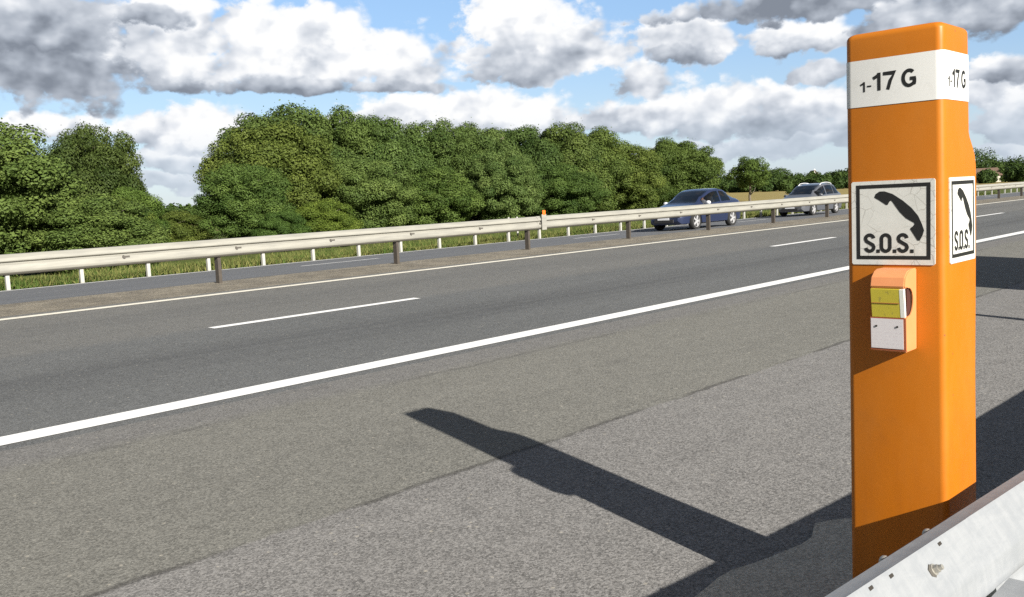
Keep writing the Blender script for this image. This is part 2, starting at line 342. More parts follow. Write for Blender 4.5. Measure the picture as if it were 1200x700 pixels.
def b_cream(n, b):
    P = OBJ(n); x, y, z = n.sep(P)
    d = n.noise(n.comb(n.m('MULTIPLY', x, .8), n.m('MULTIPLY', y, 4.), n.m('MULTIPLY', z, 7.)), 2., 6, .65)
    streak = n.ss(n.noise(n.comb(n.m('MULTIPLY', x, 9.), 0., n.m('MULTIPLY', z, 1.)), 1., 4, .7), .55, .8)
    c = n.mix(n.ss(d, .35, .68), (.315, .308, .272), (.25, .245, .22)); c = n.mix(n.m('MULTIPLY', streak, .25), c, (.30, .27, .22))
    n.put(b.inputs['Base Color'], c); b.inputs['Metallic'].default_value = .1; b.inputs['Roughness'].default_value = .5
M['cream'] = mat('weathered_galvanised_rail', build=b_cream)
M['rust'] = mat('brown_weathered_steel', rough=.8, build=lambda n, b: n.put(b.inputs['Base Color'], n.mix(n.noise(OBJ(n), 20, 5), (.035, .030, .025), (.085, .070, .056))))
M['bolt'] = mat('dull_bolt_steel', rough=.45, metal=.6, build=lambda n, b: n.put(b.inputs['Base Color'], n.mix(n.noise(OBJ(n), 60, 4), (.30, .29, .27), (.48, .46, .41))))
M['darkbolt'] = mat('rusty_bolt', (.085, .078, .068), .7)
M['slot'] = mat('dark_slot', (.03, .026, .022), .9)
M['reflector'] = mat('orange_reflector', (.85, .16, .02), .35)
M['whitepost'] = mat('white_plastic', (.38, .375, .35), .6)
M['signback'] = mat('grey_sign_back', (.35, .36, .37), .5, .3)
M['plaster'] = mat('white_plaster', (.78, .77, .74), .9)
M['tile'] = mat('brown_roof_tile', rough=.9, build=lambda n, b: n.put(b.inputs['Base Color'], n.mix(n.noise(OBJ(n), 2, 5), (.10, .062, .045), (.15, .10, .07))))
M['bark'] = mat('grey_brown_bark', rough=.95, build=lambda n, b: n.put(b.inputs['Base Color'], n.mix(n.noise(n.comb(n.m('MULTIPLY', n.sep(OBJ(n))[0], 6.), n.m('MULTIPLY', n.sep(OBJ(n))[1], 6.), n.sep(OBJ(n))[2]), 3., 5), (.07, .055, .04), (.20, .17, .13))))
def b_leaf(n, b):
    at = n.add('ShaderNodeAttribute', attribute_name='tone').outputs['Fac']
    oi = n.add('ShaderNodeObjectInfo')
    big = n.noise(OBJ(n), .55, 3)
    k = n.m('ADD', n.m('MULTIPLY', at, .7), n.m('MULTIPLY', n.m('SUBTRACT', big, .35), .6), clamp=True)
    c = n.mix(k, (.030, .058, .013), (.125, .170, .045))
    c = n.mix(1., c, oi.outputs['Color'], 'MULTIPLY')
    n.put(b.inputs['Base Color'], c); b.inputs['Roughness'].default_value = .65; b.inputs['Specular IOR Level'].default_value = .18
    tr = n.add('ShaderNodeBsdfTranslucent'); n.put(tr.inputs[0], n.mix(.5, c, (.12, .17, .02)))
    mx = n.add('ShaderNodeMixShader'); mx.inputs[0].default_value = .13
    n.l.new(b.outputs[0], mx.inputs[1]); n.l.new(tr.outputs[0], mx.inputs[2])
    o = [q for q in n.n if q.type == 'OUTPUT_MATERIAL'][0]; n.l.new(mx.outputs[0], o.inputs[0])
M['leaf'] = mat('foliage', build=b_leaf)
M['grass'] = mat('grass_blades', rough=.9, spec=.1, build=lambda n, b: n.put(b.inputs['Base Color'], n.mix(n.ss(n.m('ADD', n.m('MULTIPLY', n.noise(OBJ(n), .7, 4), .7), n.m('MULTIPLY', n.add('ShaderNodeAttribute', attribute_name='tone').outputs['Fac'], .3)), .38, .62), (.05, .085, .018), (.15, .15, .05))))
M['tyre'] = mat('tyre_rubber', (.018, .018, .018), .85)
M['rim'] = mat('alloy_rim', (.55, .55, .56), .35, .4)
M['glass'] = mat('dark_car_glass', (.03, .035, .045), .08, 0, .8)
def b_glass(n, b):
    tr = n.add('ShaderNodeBsdfTransparent'); tr.inputs[0].default_value = (.45, .48, .50, 1)
    gl = n.add('ShaderNodeBsdfGlossy'); gl.inputs['Roughness'].default_value = .03; gl.inputs[0].default_value = (.9, .9, .9, 1)
    fr = n.add('ShaderNodeFresnel'); fr.inputs[0].default_value = 1.75
    mx = n.add('ShaderNodeMixShader'); n.put(mx.inputs[0], n.m('ADD', n.m('MULTIPLY', fr.outputs[0], .9), .03)); n.l.new(tr.outputs[0], mx.inputs[1]); n.l.new(gl.outputs[0], mx.inputs[2])
    o = [q for q in n.n if q.type == 'OUTPUT_MATERIAL'][0]; n.l.new(mx.outputs[0], o.inputs[0])
M['window'] = mat('car_window', build=b_glass)
def carpaint(name, c):
    def bld(n, b):
        b.inputs['Metallic'].default_value = .35; b.inputs['Roughness'].default_value = .32
        b.inputs['Coat Weight'].default_value = .8; b.inputs['Coat Roughness'].default_value = .06
    return mat(name, c, build=bld)
M['blue'] = carpaint('dark_blue_car_paint', (.020, .031, .080))
M['silver'] = carpaint('silver_grey_car_paint', (.115, .122, .14))
M['trim'] = mat('black_car_trim', (.02, .02, .022), .6)
M['lamp'] = mat('headlamp_glass', (.75, .76, .78), .1, .2)
M['mirror'] = mat('pale_mirror_shell', (.62, .63, .66), .25)
M['plate'] = mat('pale_number_plate', (.62, .63, .66), .4)
M['seat'] = mat('dark_seat_cloth', (.05, .05, .055), .9)

# ------------------------------------------------------------------ ground profile
CAMB, YS = .0132, 6.1455
def gz(y):
    if y < 1.65: return -.0593 if y > -2 else -.0593 - .02*(-2-y)*(1 if y > -20 else 0) - (.36 if y <= -20 else 0)
    if y < 15.2: return CAMB*(y-YS)
    z0 = CAMB*(15.2-YS)
    pts = [(15.2, z0), (15.7, -.20), (27.3, -.46), (29.5, -.60), (33, -.72), (60, -.80), (110, -.4), (200, 1.0), (6000, 1.0)]
    for (a, za), (b, zb) in zip(pts, pts[1:]):
        if y <= b: return za+(zb-za)*(y-a)/(b-a)
    return 1.0
def strip(name, m, ys, xs, dz=.004, parent=None, thick=None, wav=None):
    v = []; f = []
    for x in xs:
        for y in ys: v.append((x, y, gz(y)+dz))
    k = len(ys)
    for i in range(len(xs)-1):
        for j in range(k-1): f.append((i*k+j, (i+1)*k+j, (i+1)*k+j+1, i*k+j+1))
    return pydata(name, v, f, m, parent)
ys = [-3000, -400, -60, -20, -2, .1, .2, 1.65, 4, 8, 12, 15.15, 15.7, 16.5, 27.2, 27.35, 29.5, 33, 45, 60, 85, 110, 150, 200, 300, 800, 3000]
xs = [-3000, -600, -150, -60, -30, -10, 0, 10, 20, 40, 70, 110, 180, 300, 600, 1200, 3000]
v = []
for x in xs:
    for y in ys: v.append((x, y, gz(y) - (.06 if .15 < y < 27.3 else 0)))
f = []
for i in range(len(xs)-1):
    for j in range(len(ys)-1): f.append((i*len(ys)+j, (i+1)*len(ys)+j, (i+1)*len(ys)+j+1, i*len(ys)+j+1))
tag(pydata('ground', v, f, M['ground']), kind='structure')
RX = [-60, -20, -5, 0, 5, 10, 20, 40, 80, 160, 320, 700, 1500]
tag(strip('shoulder', M['shoulder'], [.15, 1.65, 3.39, 5.9], RX), kind='structure')
road = tag(strip('carriageway', M['lane'], [5.9, 9.6, 13.45], RX), kind='structure')
tag(strip('gravel_median', M['gravel'], [13.45, 14.6, 15.2, 15.7], RX), kind='structure')
froad = tag(strip('opposite_carriageway', M['far'], [15.7, 20, 23.5, 27.3], RX), kind='structure')
LW = 3.4689
def mark(name, m, y, w, x0, x1, parent, dz=.0085):
    k = max(2, int(min(60, (x1-x0)/3)))
    return strip(name, m, [y-w/2, y+w/2], list(np.linspace(x0, x1, k)), dz, parent)
mark('shoulder_line', M['paint'], YS, .235, -60, 1400, road)
mark('median_line', M['old_paint'], YS+2*LW, .20, -60, 1400, road)
for k in range(-2, 20): mark('lane_dash', M['paint'], YS+LW, .15, 5.149+13*k, 8.2+13*k, road)
mark('near_edge_line', M['old_paint'], 16.6, .16, -60, 1400, froad)
mark('far_edge_line', M['paint'], 26.9, .2, -60, 1400, froad)
for k in range(-2, 16): mark('lane_dash', M['paint'], 24.1, .15, 3.0+13*k, 6.0+13*k, froad)
# mortar pad round the foot of the telephone post
def pad():
    rnd = random.Random(4)
    o = []
    o += [(-2.0, .35), (3.45, .35)]
    for a in np.linspace(-90, 90, 14)[1:-1]:
        o.append((3.30+.27*math.cos(R(a)), 1.36+.27*math.sin(R(a))*1.0))
    for x in np.linspace(3.22, -2.0, 60): o.append((x, 1.60+.035*math.sin(x*3.1)+.02*math.sin(x*9.7)+rnd.uniform(-.012, .012)))
    o = [(x, y+rnd.uniform(-.006, .006)) for x, y in o]
    m = MB(); m.prism(o, .05, lambda u, v, w: (u, v, -.058+w))
    b = m.b
    tag(m.build('mortar_pad', M['pad']), kind='structure')
pad()

# ------------------------------------------------------------------ emergency telephone post
PX0, PY0, PY1 = 2.716, .912, 1.195     # road-end face (faces -X), verge face (faces -Y), road face
def rrect(x0, x1, y0, y1, r, z, k=6):
    out = []
    for cx, cy, a0 in ((x1-r, y1-r, 0), (x0+r, y1-r, 90), (x0+r, y0+r, 180), (x1-r, y0+r, 270)):
        for i in range(k+1):
            a = R(a0+90*i/k); out.append((cx+r*math.cos(a), cy+r*math.sin(a), z))
    return out
def post_x1(z):
    P = [(-.1, 2.985), (.75, 2.985), (1.30, 3.005), (1.36, 3.002), (1.39, 2.992), (1.415, 2.972), (1.44, 2.949), (1.455, 2.941), (1.76, 2.936)]
    for (a, xa), (b, xb) in zip(P, P[1:]):
        if z <= b: return xa+(xb-xa)*(z-a)/(b-a)
    return P[-1][1]
def post_y0(z): return .901+.017*max(0, z)/1.75
def loft(rings, name, m, parent, cap_top=True, cap_bot=False, smooth=True):
    v = [p for r in rings for p in r]; k = len(rings[0]); f = []
    for i in range(len(rings)-1):
        for j in range(k): f.append((i*k+j, i*k+(j+1) % k, (i+1)*k+(j+1) % k, (i+1)*k+j))
    if cap_top: f.append(tuple(range((len(rings)-1)*k, len(rings)*k)))
    if cap_bot: f.append(tuple(range(k))[::-1])
    o = pydata(name, v, f, m, parent, smooth)
    try: o.data.set_sharp_from_angle(angle=R(50))
    except Exception: pass
    return o
def ring(z, ins=0., r=.021): return rrect(PX0+ins, post_x1(z)-ins, post_y0(z)+ins, PY1-ins, r, z)
sos = tag(empty('emergency_telephone_post', (2.85, 1.05, -.06)), 'tall orange roadside emergency telephone post with white number band, standing behind the near steel guardrail', 'emergency phone')
bpy.context.view_layer.update()
def put(o):                              # parent a world-space mesh to the post keeping its place
    o.parent = sos; o.matrix_parent_inverse = sos.matrix_world.inverted(); return o
def keep(o, p):
    bpy.context.view_layer.update(); o.parent = p; o.matrix_parent_inverse = p.matrix_world.inverted(); return o
zs = [-.06, .2, .5, .75, 1.0, 1.2, 1.30, 1.36, 1.375, 1.39, 1.403, 1.415, 1.428, 1.44, 1.448, 1.455, 1.5, 1.6, 1.7, 1.735]
rings = [ring(z) for z in zs]
for a in (15, 35, 55, 75, 90): rings.append(ring(1.735+.019*math.sin(R(a)), .019*(1-math.cos(R(a)))))
body = put(loft(rings, 'housing', M['orange'], None))
# number band wrapped round the head
band = put(loft([ring(z, -.0015, .0225) for z in (1.5415, 1.5418, 1.61, 1.6747, 1.675)], 'number_band', M['band'], None, cap_top=False))
def ribbon(pts, w, closed=False):
    """outline of a pen stroke of width w (a number or a function of 0..1) along pts, as quads"""
    P = [Vector(p) for p in pts]; n = len(P); L = []; Rr = []
    for i in range(n):
        if closed: a, b = P[i-1], P[(i+1) % n]
        else: a, b = P[max(i-1, 0)], P[min(i+1, n-1)]
        d = (b-a).normalized(); nn = Vector((-d.y, d.x))
        k = 1.
        if 0 < i < n-1 or closed:
            d1 = (P[i]-P[i-1]).normalized(); d2 = (P[(i+1) % n]-P[i]).normalized(); k = 1/max(.6, math.sqrt(max(.01, (1+d1.dot(d2))/2)))
        L.append(P[i]+nn*w/2*k); Rr.append(P[i]-nn*w/2*k)
    return L, Rr
def arc2(cx, cy, rx, ry, a0, a1, n=18): return [(cx+rx*math.cos(R(a0+(a1-a0)*i/n)), cy+ry*math.sin(R(a0+(a1-a0)*i/n))) for i in range(n+1)]
def glyph(ch, wd, h, w):
    """pen strokes of a sans-serif sign letter in a box wd x h, stroke width w"""
    i = w/2
    if ch == '1': return [([(wd-i, 0), (wd-i, h)], 0), ([(wd-i, h-i*1.1), (wd*.45, h*.80), (0, h*.70)], 0)]
    if ch == '7': return [([(0, h-i), (wd-i*.3, h-i), (wd*.62, h*.5), (wd*.40, 0)], 0)]
    if ch == '-': return [([(0, h*.42), (wd, h*.42)], 0)]
    if ch == '.': return [([(0, i), (w, i)], 0)]
    if ch == 'O':
        r = min(wd/2-i, h*.30)
        return [(arc2(wd/2, h-i-r, wd/2-i, r, 0, 180)+arc2(wd/2, i+r, wd/2-i, r, 180, 360), 1)]
    if ch == 'G': return [(arc2(wd*.52, h/2, wd*.52-i, h/2-i, 48, 306, 30)+[(wd-i*1.1, h*.20), (wd-i, h*.27), (wd-i, h*.47)], 0), ([(wd*.58, h*.46), (wd-i*.2, h*.46)], 0)]
    if ch == 'S':
        r = h/4-i/2; x = wd/2; rx = wd/2-i
        return [(arc2(x, h-i-r, rx, r, 10, 180, 14)+[(x-rx*.8, h*.60), (x, h*.5), (x+rx*.8, h*.40)]+arc2(x, i+r, rx, r, 0, -170, 14), 0)]
def letters(name, items, tf, parent):
    """items: (char, u, z, width, height, stroke)"""
    v = []; f = []
    for q, (ch, u, z, wd, h, w) in enumerate(items):
        for j, (st, cl) in enumerate(glyph(ch, wd, h, w)):
            L, Rr = ribbon(st, w, bool(cl)); n = len(L); o = len(v); e = .00012*j
            for a, b in zip(L, Rr): v += [tf @ Vector((u+a.x, z+a.y, e)), tf @ Vector((u+b.x, z+b.y, e))]
            for i in range(n if cl else n-1):
                a, b = o+2*i, o+2*((i+1) % n); f.append((a, a+1, b+1, b))
    return keep(pydata(name, v, f, M['black']), parent)
def on_front(y, z, e=.0022): return Matrix(((0, 0, -1, PX0-e), (-1, 0, 0, y), (0, 1, 0, z), (0, 0, 0, 1)))
def on_side(x, z, e=.0022): return Matrix(((1, 0, 0, x), (0, 0, -1, post_y0(z)-e), (0, 1, 0, z), (0, 0, 0, 1)))
# "1-17 G" on both faces
def number(tf, k):
    it = [('1', 0, .0, .0135, .029, .0055), ('-', .0195, .003, .0125, .029, .0045), ('1', .0375, 0, .0215, .0505, .0095), ('7', .066, 0, .0335, .0505, .0095), ('G', .118, 0, .041, .0515, .0098)]
    letters('number', [(c, u*k, z, wd*k, h, w*(.5+.5*k)) for c, u, z, wd, h, w in it], tf, band)
number(on_front(1.1470, 1.5835, .0021), 1.0)
number(on_side(2.7500, 1.5765, .0021), .90)
# S.O.S. signs
HAND = [(1.1083, 1.2771), (1.1039, 1.2876), (1.0931, 1.2944), (1.0782, 1.2942), (1.0551, 1.2857), (1.026, 1.2657), (1.0015, 1.2441), (0.9832, 1.2208), (0.9732, 1.1978), (0.9672, 1.1798), (0.9712, 1.1666), (0.9794, 1.1509), (0.9854, 1.1509), (1.0058, 1.1837), (1.0037, 1.1879), (0.9975, 1.1919), (0.9934, 1.1981), (0.9955, 1.2023), (1.0036, 1.2066), (1.018, 1.2153), (1.0345, 1.2325), (1.0469, 1.2496), (1.0552, 1.2625), (1.0594, 1.2669), (1.0644, 1.2641), (1.07, 1.2546), (1.0742, 1.2547), (1.0933, 1.2681)]
def sos_sign(face, c0, wid, sgn):
    """u runs left to right over the sign, 0..wid; z is world height"""
    def to3(u, z, w):
        return (PX0-w, c0-u, z) if face == 'front' else (c0+u, post_y0(z)-w, z)
    k = wid/.2395
    m = MB(); m.prism([(0.004, 1.081), (wid-.004, 1.081), (wid, 1.085), (wid, 1.321), (wid-.004, 1.325), (.004, 1.325), (0, 1.321), (0, 1.085)], .003, to3)
    pl = put(m.build('sos_sign', M['sticker']))
    m = MB()
    a0, a1, z0, z1, t = .0145*k, wid-.0125*k, 1.0965, 1.3145, .0105
    for (u0, u1, q0, q1) in ((a0, a1, z0, z0+t), (a0, a1, z1-t, z1), (a0, a0+t*k, z0+t, z1-t), (a1-t*k, a1, z0+t, z1-t)):
        m.prism([(u0, q0), (u1, q0), (u1, q1), (u0, q1)], .0006, lambda u, v, w: to3(u, v, .003+w))
    keep(m.build('border', M['black']), pl)
    m = MB(); m.prism([((1.1766-y)*k, z) for y, z in HAND], .0006, lambda u, v, w: to3(u, v, .003+w)); keep(m.build('handset_symbol', M['black']), pl)
    tf = on_front(c0, 1.1155, .0037) if face == 'front' else on_side(c0, 1.1155, .0037)
    it = [('S', .0365, .0345), ('.', .0735, .008), ('O', .0835, .0345), ('.', .1215, .008), ('S', .1325, .0345), ('.', .1705, .008)]
    letters('lettering', [(c, u*k, 0, wd*k, .0575, .0102*(.4+.6*k)) for c, u, wd in it], tf, pl)
sos_sign('front', 1.1766, .2395, -1)
sos_sign('side', 2.7505, .2145, 1)
# call box on the road-end face
cb = put(empty('call_box', (0, 0, 0)))
cb.parent = None; bpy.data.objects.remove(cb)
def cbx(d, y, z): return (PX0-d, y, z)
CY0, CY1, CZ = .9895, 1.087, .838
arc = [(.058+.034*math.cos(R(a)), .143+.043*math.sin(R(a))) for a in np.linspace(68, 292, 16)]
prof = [(0, 0), (.074, 0), (.080, .006), (.083, .098)] + arc[::-1] + [(.090, .184), (.093, .190), (.086, .214), (.066, .230), (.040, .2345), (0, .2345)]
m = MB(); m.prism(prof, CY1-CY0, lambda u, v, w: cbx(u, CY0+w, CZ+v))
es = [e for e in m.b.edges if abs(e.verts[0].co.y-e.verts[1].co.y) < 1e-6 and len(e.link_faces) == 2]
try: bmesh.ops.bevel(m.b, geom=es, offset=.003, segments=2, affect='EDGES')
except Exception: pass
box = put(m.build('call_box', M['salmon'], smooth=35))
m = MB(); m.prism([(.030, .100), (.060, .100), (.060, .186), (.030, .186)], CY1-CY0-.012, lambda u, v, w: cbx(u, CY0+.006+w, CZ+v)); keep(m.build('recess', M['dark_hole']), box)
m = MB(); m.prism([(.076, .100), (.084, .100), (.0955, .181), (.087, .183)], CY1-CY0-.016, lambda u, v, w: cbx(u, CY0+.013+w, CZ+v)); fl = keep(m.build('flap', M['yellow']), box)
m = MB(); m.prism([(.075, .104), (.0845, .1005), (.0958, .1805), (.084, .183)], .012, lambda u, v, w: cbx(u, CY0+.0015+w, CZ+v)); keep(m.build('flap_edge', M['clear']), box)
m = MB(); m.box(cbx(.0905, (CY0+CY1)/2+.005, CZ+.141), (.0022, CY1-CY0-.02, .0015)); keep(m.build('flap_crease', M['red_edge']), fl)
m = MB(); m.prism([(.079, .004), (.0825, .004), (.0855, .099), (.082, .099)], CY1-CY0+.003, lambda u, v, w: cbx(u, CY0-.0005+w, CZ+v)); keep(m.build('card_frame', M['red_edge']), box)
m = MB(); m.prism([(.0832, .010), (.0846, .010), (.0872, .096), (.0860, .096)], CY1-CY0-.006, lambda u, v, w: cbx(u, CY0+.006+w, CZ+v)); cdm = keep(m.build('notice_card', M['card']), box)
for yy in (CY0+.022, CY1-.016):
    m = MB(); m.cyl(cbx(.0855, yy, CZ+.074), cbx(.0885, yy, CZ+.074), .0030, n=10); keep(m.build('screw', M['slot']), cdm)
bpy.context.view_layer.update()

# ------------------------------------------------------------------ guardrails
def sweep(name, prof, path, m, parent, th=.003, smooth=True):
    """open profile (dy,dz) swept along path points (x,y,z), given a plate thickness"""
    k = len(prof); P = [Vector((0, a, b)) for a, b in prof]; Nn = []
    for i in range(k):
        d = (P[min(i+1, k-1)]-P[max(i-1, 0)]).normalized(); Nn.append(Vector((0, -d.z, d.y)))
    loop = P + [P[i]+Nn[i]*th for i in reversed(range(k))]
    v = []; f = []; q = len(loop)
    for x, y, z in path:
        for p in loop: v.append((x, y+p.y, z+p.z))
    for i in range(len(path)-1):
        for j in range(q): f.append((i*q+j, i*q+(j+1) % q, (i+1)*q+(j+1) % q, (i+1)*q+j))
    f.append(tuple(range(q))[::-1]); f.append(tuple(range((len(path)-1)*q, len(path)*q)))
    o = pydata(name, v, f, m, parent, smooth)
    bm = bmesh.new(); bm.from_mesh(o.data); bmesh.ops.recalc_face_normals(bm, faces=bm.faces); bm.to_mesh(o.data); bm.free()
    try: o.data.set_sharp_from_angle(angle=R(32))
    except Exception: pass
    return o
def rounded(pts, r=.012, k=4):
    out = [pts[0]]
    for a, b, c in zip(pts, pts[1:], pts[2:]):
        a, b, c = Vector(a), Vector(b), Vector(c)
        d1 = (a-b); d2 = (c-b); rr = min(r, d1.length*.45, d2.length*.45)
        p, q = b+d1.normalized()*rr, b+d2.normalized()*rr
        for i in range(k+1):
            t = i/k; out.append(tuple(p*(1-t)**2+b*2*t*(1-t)+q*t*t))
    out.append(pts[-1]); return out
def c_post(x, y, z0, z1, a=.10, b=.05, t=.005, m=None, name='post', parent=None):
    """C-section post, web across the traffic, open along +X"""
    mb = MB()
    o = [(0, 0), (b, 0), (b, t), (t, t), (t, a-t), (b, a-t), (b, a), (0, a)]
    mb.prism(o, z1-z0, lambda u, v, w: (x+u, y+v, z0+w))
    return mb.build(name, m or M['rust'], parent)
# median rail
ZR = .772
zt = CAMB*(14.817-YS)+ZR
med = tag(empty('median_guardrail', (0, 14.9, CAMB*(14.9-YS))), 'long pale steel guardrail on the gravel median between the two carriageways', 'guardrail')
WP = rounded([(.034, 0), (.018, -.003), (-.030, -.050), (-.044, -.090), (-.040, -.108), (.002, -.114), (.004, -.132), (-.034, -.158), (-.046, -.235), (-.040, -.268), (.006, -.300), (.03, -.308)], .010)
def cut(o, p): o.parent = p; o.matrix_parent_inverse = p.matrix_world.inverted(); return o
bpy.context.view_layer.update()
XJ = [-24, 8.17+8.35, 600]
mb1 = cut(sweep('beam', WP, [(x, 14.78, zt) for x in np.linspace(-24, 16.52, 40)], M['cream'], None), med)
mb2 = cut(sweep('beam', WP, [(x, 14.776, zt+.006) for x in list(np.linspace(16.44, 100, 60))+[200, 500]], M['cream'], None), med)
for k in range(-6, 50):
    x = 8.171+4.004*k
    cut(c_post(x, 14.83, CAMB*(14.85-YS)-.05, zt-.05, .115, .06, .006), med)
    if k < 36:
        for dx in (.33, 2.33):
            q = MB(); q.cyl((x+dx, 14.760, zt-.175), (x+dx, 14.722, zt-.175), .030, .024, 10); q.box((x+dx+.05, 14.741, zt-.170), (.09, .012, .026)); cut(q.build('bolt', M['darkbolt']), med)
        q = MB(); q.box((x+.03, 14.815, zt-.15), (.09, .05, .16), .005); cut(q.build('spacer', M['rust']), med)
q = MB(); q.box((16.62, 14.70, zt-.14), (.16, .02, .37), .004); q.box((16.62, 14.705, zt+.07), (.085, .012, .10), .003)
dl = cut(q.build('delineator_bracket', M['cream']), med)
q = MB(); q.box((16.62, 14.695, zt+.085), (.095, .02, .11), .006); keep(q.build('orange_reflector', M['reflector']), dl)
# far verge rail, mostly hidden by the median rail
fz = gz(27.6)
far = tag(empty('far_guardrail', (0, 27.6, fz)), 'far guardrail on white posts along the grass edge of the opposite carriageway', 'guardrail')
bpy.context.view_layer.update()
cut(sweep('beam', WP, [(x, 27.55, fz+.72) for x in list(np.linspace(-30, 140, 60))+[500]], M['cream'], None), far)
for k in range(-8, 60):
    x = 8.85+2.0*k
    cut(c_post(x, 27.60, fz-.1, fz+.70, .10, .10, .01, M['whitepost']), far)
# near rail in the right foreground
def nry(x): return (.82-.07*(x-1.75) if x < 3.6 else .6905-.012*(x-3.6))-.028
NZ = .48
near = tag(empty('near_guardrail', (2.4, .75, -.06)), 'galvanised steel guardrail with bolts in the bottom right foreground, in front of the orange post', 'guardrail')
bpy.context.view_layer.update()
NP = [(.036, -.021), (.043, -.017), (.043, -.009), (.004, -.0015), (.0, 0.), (-.004, -.004)]+rounded([(-.006, -.007), (-.058, -.080), (-.064, -.092), (-.071, -.150), (-.066, -.168), (-.02, -.205), (-.02, -.245), (-.078, -.285), (-.078, -.335), (-.0, -.39)], .012)
pathA = [(x, nry(x), NZ) for x in np.linspace(-1.2, 2.37, 30)]
pathB = [(x, nry(x)-.0, NZ) for x in list(np.linspace(2.05, 3.6, 14))+list(np.linspace(3.8, 20, 20))+[60]]
NP2 = [(a-.0035, b+.0025) for a, b in NP]
cut(sweep('beam', NP, pathB, M['galv'], None), near)
cut(sweep('beam', NP2, pathA, M['galv'], None), near)
def nface(x, k, out=.0):                  # point on the sloping upper face, k = 0 ridge .. 1 crease
    nrm = Vector((0, -.845, .535))
    return Vector((x, nry(x)-.062*k-.0035, NZ-.098*k+.0025))+nrm*out
NORM = Vector((0, -.845, .535))
for x, k in ((1.875, .45), (2.11, .45)):
    q = MB(); q.cyl(nface(x, k, -.01), nface(x, k, .006), .0145, .0135, 16); q.cyl(nface(x, k, .006), nface(x, k, .017), .010, .009, 6); q.cyl(nface(x, k, .017), nface(x, k, .026), .0065, .006, 10)
    bt = cut(q.build('bolt', M['bolt'], smooth=35), near)
    q = MB(); q.cyl(nface(x, k, -.004)+Vector((-.009, 0, 0)), nface(x, k, .0045)+Vector((-.009, 0, 0)), .017, .016, 6); keep(q.build('washer', M['darkbolt']), bt)  # dark washer, set off to the left to paint shading beside the bolt
for x, k in ((1.95, .12), (2.195, .12), (1.86, .10)):
    q = MB(); rt = NORM.to_track_quat('Z', 'X').to_matrix(); q.box(nface(x, k, .001), (.008, .018, .003), .001, rt); cut(q.build('bolt_slot', M['slot']), near)
for x in (2.05, 2.275):
    q = MB(); q.ball((x, nry(x)+.050, NZ-.022), (.015, .012, .014), 14); cut(q.build('bolt', M['bolt'], smooth=60), near)
for x in (-.2, 2.42, 4.42, 6.42, 8.42, 10.42, 12.42):
    yy = nry(x)
    q = MB(); o_ = [(0, 0), (.012, 0), (.012, .006), (.005, .006), (.005, .115), (.058, .115), (.058, .120), (0, .120)]
    pst = cut(c_post(x, yy-.30, -.3, .26, .12, .06, .005, M['galv'], 'post'), near)
    q = MB(); q.prism([(0, 0), (.20, 0), (.235, .03), (.235, .06), (.0, .06)], .27, lambda u, v, w: (x-.20+w, yy-.30+u, .245+v)); cut(q.build('spacer', M['galv']), near)

# ------------------------------------------------------------------ vehicles
def interp(P, x):
    for (a, ya), (b, yb) in zip(P, P[1:]):
        if x <= b: return ya+(yb-ya)*max(0, (x-a))/(b-a)
    return P[-1][1]
def smooth_interp(P, x):
    h = .07
    return (interp(P, x-h)+2*interp(P, x)+interp(P, x+h))/4
def make_wheel(r, wd, parent, c, side):
    # axis along y; side = -1 means outer face towards -y
    rot = Matrix.Rotation(R(90)*(1 if side < 0 else -1), 4, 'X')
    T = Matrix.Translation(c) @ rot
    wroot = empty('wheel'); wroot.parent = parent
    m = MB(); m.lathe([(r*.66, -wd/2), (r*.93, -wd/2), (r, -wd*.32), (r, wd*.32), (r*.93, wd/2), (r*.66, wd/2), (r*.64, 0), (r*.66, -wd/2)], 28, T); m.build('tyre', M['tyre'], wroot, 40)
    m = MB(); m.lathe([(r*.68, wd*.46), (r*.62, wd*.49), (r*.60, wd*.34), (r*.60, 0)], 28, T)
    for k in range(5):
        a = 2*math.pi*k/5
        for s in (-.16, .16):
            m.box(T @ Vector((r*.36*math.cos(a+s), r*.36*math.sin(a+s), wd*.42)), (r*.54, r*.10, .03), .004, (rot @ Matrix.Rotation(a+s*.2, 4, 'Z')).to_3x3())
    m.cyl(T @ Vector((0, 0, wd*.2)), T @ Vector((0, 0, wd*.48)), r*.17, r*.14, 14)
    m.build('rim', M['rim'], wroot, 40)
    m = MB(); m.cyl(T @ Vector((0, 0, -wd*.1)), T @ Vector((0, 0, wd*.15)), r*.6, n=20); m.build('brake', M['trim'], wroot)
    return wroot
